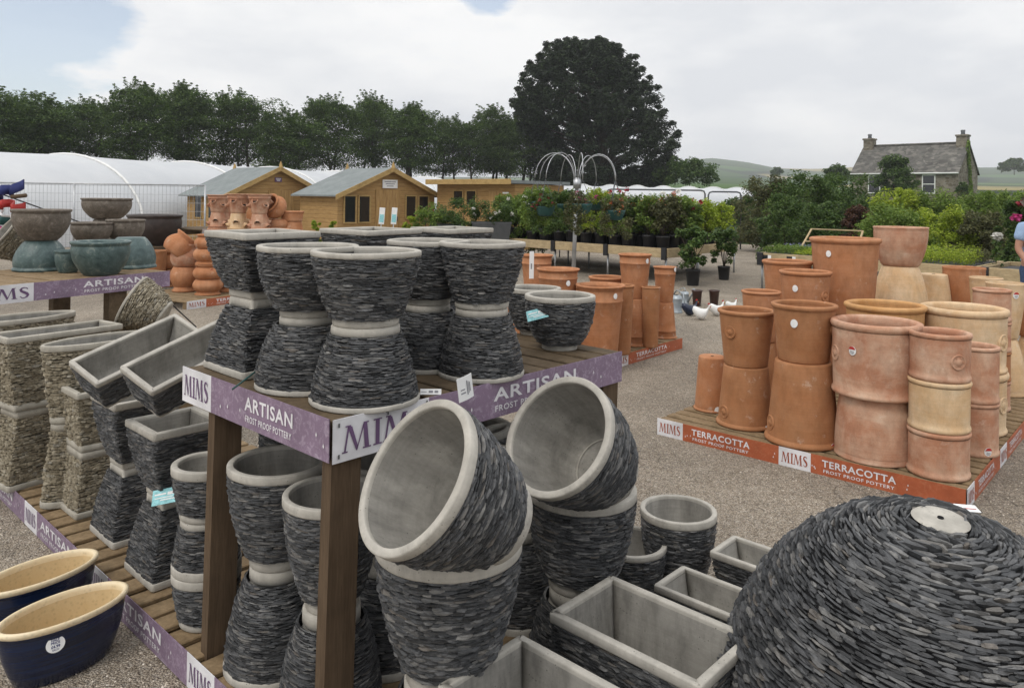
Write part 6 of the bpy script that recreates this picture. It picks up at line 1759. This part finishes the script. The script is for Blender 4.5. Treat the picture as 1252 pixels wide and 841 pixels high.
for (px, py, Yq, m, r, lab) in ((1242, 266, 14.6, 'petal_pink', .085, 'large pink rose bloom beside the person'), (1250, 250, 14.9, 'petal_red', .09, 'red bloom above the pink one at the right edge'), (1219, 289, 12.6, 'petal_white', .075, 'white round flower head left of the person')):
    c = dp(px, py, Yq); rng = np.random.default_rng(px)
    o = empty('tall_flower', (c.x, c.y, 0), None, lab, 'flower')
    mb = MB(); mb.tube([(0.06, .1, .0), (.02, .05, c.z * .5), (0, 0, c.z)], [.012, .008, .005], 6); mb.build('stem', MAT['leaf_dark'], o)
    link('bloom', leaf_mesh('bloom', [(leaf_arrays([(0, 0, c.z)], [(r, r, r * .8)], 70, r * .9, rng, .2, .9, .3), 0)], [m]), o)
    link('leaves', leaf_mesh('leaves', [(leaf_arrays([(.02, .03, c.z * f) for f in (.45, .6, .75, .88)], np.full((4, 3), .1), 24, .08, rng, .2, .6, .2), 0)], ['leaf_dark']), o)
# greenery in front of the sheds
for i, (px, ty, w, Y_, m, lab) in enumerate(((520, 246, 44, 18.5, 'leaf_mid', 'leafy green plant in front of the right corner of the middle shed'), (566, 240, 50, 18.5, 'leaf_dark', 'dark green plant in front of the flat roofed shed'), (640, 236, 44, 18.8, 'leaf_mid', 'green plant at the right corner of the flat roofed shed'),
      (386, 266, 12, 17, 'leaf_lime', 'thin yellow green sprig in front of the gap between the gabled sheds'), (406, 268, 12, 17, 'leaf_lime', 'short yellow green sprig before the left windows of the middle shed'), (500, 262, 14, 17, 'leaf_lime', 'yellow green sprig before the right windows of the middle shed'))):
    gy = 240 + (px - 626) * .0129 + EYE * FOC / Y_
    bush(lab, px, gy, ty, w * 1.3, Y_, m, 120 + i, .07, 60, 40, 'plant', 'leafy_plant', 'plants in front of the sheds')
for px, lab in ((463, 'left'), (478, 'right')):
    c = dp(px, 264, 19.5)
    o = empty('price_board', (c.x, c.y, 0), (0, rad(4), 0), 'narrow white board on a stake before the middle shed door, ' + lab + ' one of two', 'sign', 'boards before the middle shed')
    mb = MB(); mb.tube([(0, 0, 0), (0, 0, c.z - .2)], .012, 6); mb.build('stake', MAT['metal_grey'], o)
    mb = MB(); mb.box((0, 0, c.z), (.14, .012, .42), None, 0, .004); mb.build('board', MAT['white_card'], o)
    mb = MB(); mb.box((0, -.0085, c.z - .06), (.11, .003, .2)); mb.build('printing', MAT['aqua_card'], o)

# ------------------------------------------------------------------ hanging basket stand
Yb = 12.6
pb = dp(701, 260, Yb); PBX, PBY = pb.x, pb.y
bs = empty('basket_stand', (PBX, PBY, 0), (0, rad(1.6), 0), 'tall metal stand with curved arms for hanging baskets', 'stand')
mb = MB(); mb.tube([(0, 0, 0), (0, 0, 2.02)], .035, 10); mb.build('pole', MAT['metal_grey'], bs)
mb = MB(); mb.lathe([(.03, 1.84), (.06, 1.84), (.06, 2.0), (.03, 2.0)], 12); mb.build('hub', MAT['metal_grey'], bs)
mb = MB(); mb.lathe([(.3, 0), (.3, .015), (.04, .03), (.036, .1)], 20, closed_bot=True); mb.build('base_plate', MAT['metal_grey'], bs)
BA = [0.35, 1.0, 1.9, 2.6, 3.25, 3.85, 4.75, 5.7]
tipz = 1.98
for k, a in enumerate(BA):
    rr = .70
    pts = []
    for t in np.linspace(0, PI, 13):
        r = .05 + (rr - .05) * (1 - math.cos(t)) / 2; z = 1.95 + .44 * math.sin(t) + (.03 * t / PI)
        pts.append((r * math.cos(a), r * math.sin(a), z))
    mb = MB(); mb.tube(pts, .007, 6); mb.build('arm', MAT['metal_grey'], bs)
def basket(label, k, zt, fm, fl, seed):
    a = BA[k]; c = Vector((PBX + .70 * math.cos(a) + .05, PBY + .70 * math.sin(a), 0)); rng = np.random.default_rng(seed)
    o = empty('hanging_basket', (c.x, c.y, zt - .16), None, label, 'hanging basket', 'hanging baskets on the stand')
    mb = MB(); mb.lathe([(.09, 0), (.12, .03), (.155, .13), (.165, .16), (.15, .16), (.13, .12), (.001, .12)], 24, closed_bot=True); mb.build('pot', MAT['plastic_green'], o)
    mb = MB()
    for q in range(3): mb.tube([(.16 * math.cos(q * 2.1), .16 * math.sin(q * 2.1), .15), (0, 0, tipz - zt + .16)], .004, 4)
    mb.build('hanger', MAT['metal_dark'], o)
    cen = [(math.cos(q) * r, math.sin(q) * r, .17 + rng.uniform(-.06, .16)) for q, r in zip(rng.uniform(0, 6.28, 22), rng.uniform(0, .22, 22))]
    cen += [(math.cos(q) * .22, math.sin(q) * .22, rng.uniform(-.28, .1)) for q in rng.uniform(0, 6.28, 18)]
    arr = [(leaf_arrays(cen, np.full((len(cen), 3), .075), 46, .045, rng, .2, .6, .1), 0)]
    link('foliage', leaf_mesh('foliage', arr, [fm]), o)
    if fl:
        cc = np.array(cen)[:12]; link('flowers', leaf_mesh('flowers', [(leaf_arrays(cc * (1.15, 1.15, 1.05), np.full((12, 3), .03), 10, .035, rng, .3, .9, .2), 0)], [fl]), o)
bk = [('hanging basket with green trailing leaves, leftmost on the stand', 4, 1.62, 'leaf_mid', 'petal_white'), ('hanging basket with dark foliage, left front of the stand', 5, 1.55, 'leaf_dark', 'petal_red'), ('hanging basket close to the pole with small pink blooms', 6, 1.60, 'leaf_olive', 'petal_pink'),
      ('hanging basket with bright yellow green leaves, right rear of the stand', 1, 1.64, 'leaf_lime', None), ('hanging basket with orange blooms, right front of the stand', 7, 1.50, 'leaf_olive', 'petal_orange'), ('hanging basket furthest right on the stand', 0, 1.56, 'leaf_mid', 'petal_white'),
      ('hanging basket behind the pole with dark leaves', 2, 1.58, 'leaf_dark', None), ('hanging basket at the left rear of the stand', 3, 1.66, 'leaf_mid', None)]
for i, (l, k, z, fm, fl) in enumerate(bk): basket(l, k, z, fm, fl, 200 + i)
# tubular rails behind the roses
for i, (x0, x1, yt) in enumerate(((742, 862, 233), (866, 906, 235))):
    Yr_ = 26; u, v = dp(x0, 240, Yr_), dp(x1, 240, Yr_); zt_ = zat(x1, yt, Yr_)
    o = empty('tube_rail', (u.x, u.y, 0), None, ('long' if i == 0 else 'short') + ' bent metal tube rail in front of the far polytunnel', 'rail')
    d = v - u; mb = MB(); mb.tube([(0, 0, 0), (0, 0, zt_ - .12), (.04, 0, zt_ - .03), (.14, 0, zt_), (d.x - .14, d.y, zt_), (d.x - .04, d.y, zt_ - .03), (d.x, d.y, zt_ - .12), (d.x, d.y, 0)], .028, 7); mb.build('tube', MAT['metal_dark'], o)
    mb = MB(); mb.tube([(0, 0, .9), (d.x, d.y, .9)], .02, 6); mb.build('cross_bar', MAT['metal_dark'], o)

# ------------------------------------------------------------------ ornaments and cans on the gravel
def hen(label, px, py, s, mat, rz):
    q = gp(px, py, .004); o = empty('hen_ornament', q, (0, 0, rz), label, 'ornament', 'hen ornaments on the gravel')
    mb = MB(); N_, m = 22, 16; vs_, fs = [], []
    st = [(-.125, .135, .004, .004), (-.115, .15, .030, .042), (-.09, .135, .052, .065), (-.045, .10, .072, .084), (0, .085, .078, .083), (.045, .088, .068, .076), (.075, .11, .050, .056), (.095, .145, .034, .040), (.105, .18, .027, .030), (.113, .205, .025, .026), (.122, .22, .014, .014), (.128, .224, .003, .003)]
    for x, z, ry, rz_ in st:
        for k in range(m):
            t = 2 * PI * k / m; vs_.append((x, ry * math.cos(t), max(.0, z + rz_ * math.sin(t))))
    for i in range(len(st) - 1):
        for k in range(m): fs.append((i * m + k, i * m + (k + 1) % m, (i + 1) * m + (k + 1) % m, (i + 1) * m + k))
    mb.add(vs_, fs, 0, True); mb.build('hen_body', MAT[mat], o)
    mb = MB()
    for x, z, r in ((.10, .235, .011), (.112, .242, .013), (.124, .236, .010)): mb.lathe([(.001, -r), (r * .6, -r * .6), (r * .7, 0), (r * .5, r * .7), (.001, r * 1.2)], 8, M=Matrix.Translation((x, 0, z)), sy=.5)
    mb.lathe([(.001, -.014), (.008, -.008), (.007, .004), (.001, .012)], 8, M=Matrix.Translation((.135, 0, .195))); mb.build('comb', MAT['red_sticker'], o)
    mb = MB(); mb.tube([(.132, 0, .213), (.15, 0, .208)], [.008, .001], 6); mb.build('beak', MAT['petal_yellow'], o)
    o.scale = (s, s, s)
simple('ceramic_white', (.72, .72, .70), .3, .5, 0, .04); simple('ceramic_navy', (.012, .018, .04), .25, .5); simple('brown_glaze', (.045, .018, .013), .35, .5)
hen('nearest white hen ornament on the gravel', 857, 391, .95, 'ceramic_white', -.3)
hen('white hen ornament between the nearest one and the small far one', 876, 386, .9, 'ceramic_white', .2)
hen('small white hen ornament furthest right on the gravel', 894, 380, .75, 'ceramic_white', .3)
hen('dark navy hen ornament beside the white ones', 843, 386, .95, 'ceramic_navy', .15)
for px, py, lab in ((852, 374, 'left'), (873, 374, 'right')):
    q = gp(px, py, .004); o = empty('brown_pot', q, None, 'tall dark brown glazed pot behind the hen ornaments, ' + lab + ' one of two', 'pot', 'dark brown pots on the gravel')
    mb = MB(); mb.lathe([(.055, 0), (.06, .004), (.078, .22), (.088, .235), (.09, .25), (.08, .25), (.074, .22)], 24, closed_bot=True); mb.build('pot_wall', MAT['brown_glaze'], o)
    mb = MB(); mb.lathe([(.074, .225), (.06, .05), (.001, .05)], 20); mb.build('lining', MAT['brown_glaze'], o)
def can(label, px, py, s, rz):
    q = gp(px, py, .004); o = empty('watering_can', q, (0, 0, rz), label, 'watering can', 'galvanised cans on the gravel')
    mb = MB(); mb.lathe([(.105, 0), (.11, .004), (.11, .012), (.105, .018), (.10, .2), (.105, .208), (.10, .216), (.085, .25), (.05, .262), (.045, .262)], 28, closed_bot=True, sx=1, sy=.8); mb.build('can_body', MAT['galvanised'], o)
    mb = MB(); mb.tube([(.09, 0, .05), (.2, 0, .2), (.26, 0, .3)], [.03, .018, .014], 8); sp_ = mb.build('spout', MAT['galvanised'], o)
    mb = MB(); mb.lathe([(.012, 0), (.04, .03), (.04, .036), (.001, .042)], 14, M=Matrix.Translation((.26, 0, .3)) @ Matrix.Rotation(rad(35), 4, 'Y')); mb.build('sprinkler', MAT['galvanised'], sp_)
    mb = MB(); mb.tube([(-.09, 0, .08), (-.17, 0, .16), (-.14, 0, .30), (-.02, 0, .335), (.05, 0, .255)], .009, 6); mb.build('handle', MAT['galvanised'], o)
    o.scale = (s, s, s)
can('galvanised can half hidden between the two chimney shaped stacks', 793, 382, 1.05, .6); can('galvanised can right beside the narrow terracotta stack', 826, 382, 1.0, 2.2); can('smallest galvanised can, furthest from the terracotta stack', 837, 371, .75, -1.0)

# ------------------------------------------------------------------ person at the right edge
def skin_mesh(name, pts, edges, radii, mat, parent, sub=2, root=0):
    me = bpy.data.meshes.new(name); me.from_pydata([tuple(p) for p in pts], edges, []); me.update()
    ob = bpy.data.objects.new(name, me); COL.objects.link(ob)
    md = ob.modifiers.new('Skin', 'SKIN'); md.use_smooth_shade = True
    for i, r in enumerate(radii):
        sv = me.skin_vertices[0].data[i]; sv.radius = r if isinstance(r, tuple) else (r, r); sv.use_root = (i == root)
    ob.modifiers.new('Subdivision', 'SUBSURF').render_levels = sub; ob.modifiers['Subdivision'].levels = sub
    bpy.context.view_layer.update()
    out = bpy.data.meshes.new_from_object(ob.evaluated_get(bpy.context.evaluated_depsgraph_get()))
    bpy.data.objects.remove(ob); out.materials.clear(); out.materials.append(MAT[mat])
    return link(name, out, parent)
pc = dp(1264, 340, 9.7)
pr_ = empty('person', (pc.x, pc.y, .004), (0, 0, rad(200)), 'person in a light blue short sleeved shirt and jeans cut by the right edge', 'person')
# faces +y locally before the turn; x to its right
P_ = [(0, 0, .95), (0, .0, 1.15), (0, .01, 1.36), (0, .0, 1.47), (0, .02, 1.56), (0, .03, 1.66), (0, .02, 1.74)]
body = list(P_); ed = [(i, i + 1) for i in range(6)]; rd_ = [(.155, .115), (.14, .105), (.17, .11), (.065, .06), (.06, .065), (.078, .095), (.055, .07)]
for s in (-1, 1):
    n0 = len(body); body += [(s * .19, .0, 1.40), (s * .25, -.03, 1.12), (s * .23, .10, .92), (s * .22, .15, .86)]; ed += [(2, n0), (n0, n0 + 1), (n0 + 1, n0 + 2), (n0 + 2, n0 + 3)]; rd_ += [.058, .043, .03, .034]
    for f, (dx, L) in enumerate(((-.025, .075), (-.008, .085), (.010, .08), (.026, .065))):
        m0 = len(body); body += [(s * .22 + dx * .8, .165, .83), (s * .22 + dx, .18, .83 - L * .5), (s * .22 + dx, .172, .83 - L)]; ed += [(n0 + 3, m0), (m0, m0 + 1), (m0 + 1, m0 + 2)]; rd_ += [.010, .009, .007]
    m0 = len(body); body += [(s * .22 - s * .03, .175, .85), (s * .22 - s * .045, .19, .815)]; ed += [(n0 + 3, m0), (m0, m0 + 1)]; rd_ += [.011, .008]
    n1 = len(body); body += [(s * .095, 0, .86), (s * .105, .015, .50), (s * .11, -.02, .10), (s * .115, .03, .045), (s * .12, .13, .03)]; ed += [(0, n1), (n1, n1 + 1), (n1 + 1, n1 + 2), (n1 + 2, n1 + 3), (n1 + 3, n1 + 4)]; rd_ += [.088, .062, .045, .045, .035]
bd = skin_mesh('body', body, ed, rd_, 'skin', pr_)
sh_p = [(0, 0, .93), (0, 0, 1.15), (0, .01, 1.36), (0, .0, 1.455)]; sh_e = [(0, 1), (1, 2), (2, 3)]; sh_r = [(.185, .145), (.178, .14), (.195, .14), (.09, .085)]
for s in (-1, 1): n0 = len(sh_p); sh_p += [(s * .195, 0, 1.395), (s * .235, -.02, 1.21)]; sh_e += [(2, n0), (n0, n0 + 1)]; sh_r += [.085, .078]
skin_mesh('shirt', sh_p, sh_e, sh_r, 'shirt_blue', pr_, root=1)
jp_ = [(0, 0, .97), (0, 0, .88)]; je = [(0, 1)]; jr = [(.168, .125), (.17, .13)]
for s in (-1, 1): n0 = len(jp_); jp_ += [(s * .095, 0, .80), (s * .105, .015, .50), (s * .112, -.015, .09)]; je += [(1, n0), (n0, n0 + 1), (n0 + 1, n0 + 2)]; jr += [.105, .082, .068]
skin_mesh('jeans', jp_, je, jr, 'jeans', pr_, root=0)
hm_ = [(0, .0, 1.70), (0, -.02, 1.755), (0, -.05, 1.66)]; skin_mesh('hair', hm_, [(0, 1), (0, 2)], [(.088, .10), (.06, .075), (.07, .05)], 'hair_grey', pr_)
for s in (-1, 1):
    mb = MB(); mb.lathe([(.001, -.014), (.012, -.008), (.014, 0), (.012, .008), (.001, .014)], 10, M=Matrix.Translation((s * .032, .115, 1.672))); mb.build('eye', MAT['ink_dark'], pr_)
    mb = MB(); mb.box((s * .115, .07, .045), (.085, .27, .085), None, 0, .03); mb.build('shoe', MAT['ink_dark'], pr_)
mb = MB(); mb.lathe([(.001, .0), (.016, .0), (.012, .022), (.004, .045)], 8, M=Matrix.Translation((0, .12, 1.625))); mb.build('nose', MAT['skin'], pr_)
mb = MB(); mb.box((0, .113, 1.595), (.05, .012, .010), None, 0, .004); mb.build('mouth', MAT['red_sticker'], pr_)

# ------------------------------------------------------------------ bundle of coloured cloth at the left edge
fo = dp(4, 250, 8.2)
fo_e = empty('garden_flag', (fo.x, fo.y, 0), None, 'blue, red and green striped cloth hanging from a thin leaning pole at the left edge', 'flag')
u, v = dp(-30, 226, 8.2), dp(104, 274, 8.9)
mb = MB(); mb.tube([u, v, Vector((v.x + 1.1, v.y + .5, 0.05))], .008, 6); mb.build('pole', MAT['ink_dark'], fo_e, True)
mb = MB(); a0, a1 = dp(14, 241, 8.2), dp(32, 239, 8.2); mb.tube([a0, a1], .022, 8); mb.build('handle', MAT['post_wood'], fo_e, True)
for (y0, y1, m, w) in ((232, 244, 'navy_ink', 22), (244, 254, 'red_sticker', 24), (254, 257, 'white_card', 24), (257, 270, 'plastic_green', 23), (270, 278, 'petal_pink', 24)):
    mb = MB(); n = 16; vs_, fs = [], []
    for r in range(2):
        for k in range(n + 1):
            q = dp(-22 + (w + 20) * k / n, (y0, y1)[r], 8.2); q.y += .07 * math.sin(k * 1.3) + .05; q.z += .022 * math.sin(k * .9 + y0) - .0009 * k * k * (y0 - 240) / 20; vs_.append(q)
    vs_ += [x + Vector((0, .02, 0)) for x in vs_]
    m1 = n + 1; o2 = 2 * m1
    for k in range(n): fs += [(k, m1 + k, m1 + k + 1, k + 1), (o2 + k, o2 + k + 1, o2 + m1 + k + 1, o2 + m1 + k), (k, k + 1, o2 + k + 1, o2 + k), (m1 + k, o2 + m1 + k, o2 + m1 + k + 1, m1 + k + 1)]
    mb.add(vs_, fs, 0, True); mb.build('cloth_stripe', MAT[m], fo_e, True)

# ------------------------------------------------------------------ damp summer air between here and the hills
hz = NT('haze_air'); hz.n.remove(hz.b)
pv = hz.new('ShaderNodeVolumePrincipled'); pv.inputs['Color'].default_value = (.94, .965, 1, 1); pv.inputs['Density'].default_value = .00048
hz.l.new(pv.outputs[0], hz.out.inputs['Volume'])
mb = MB(); mb.box((0, 0, 44), (5800, 5800, 90)); tag(mb.build('haze', hz.m), kind='stuff')
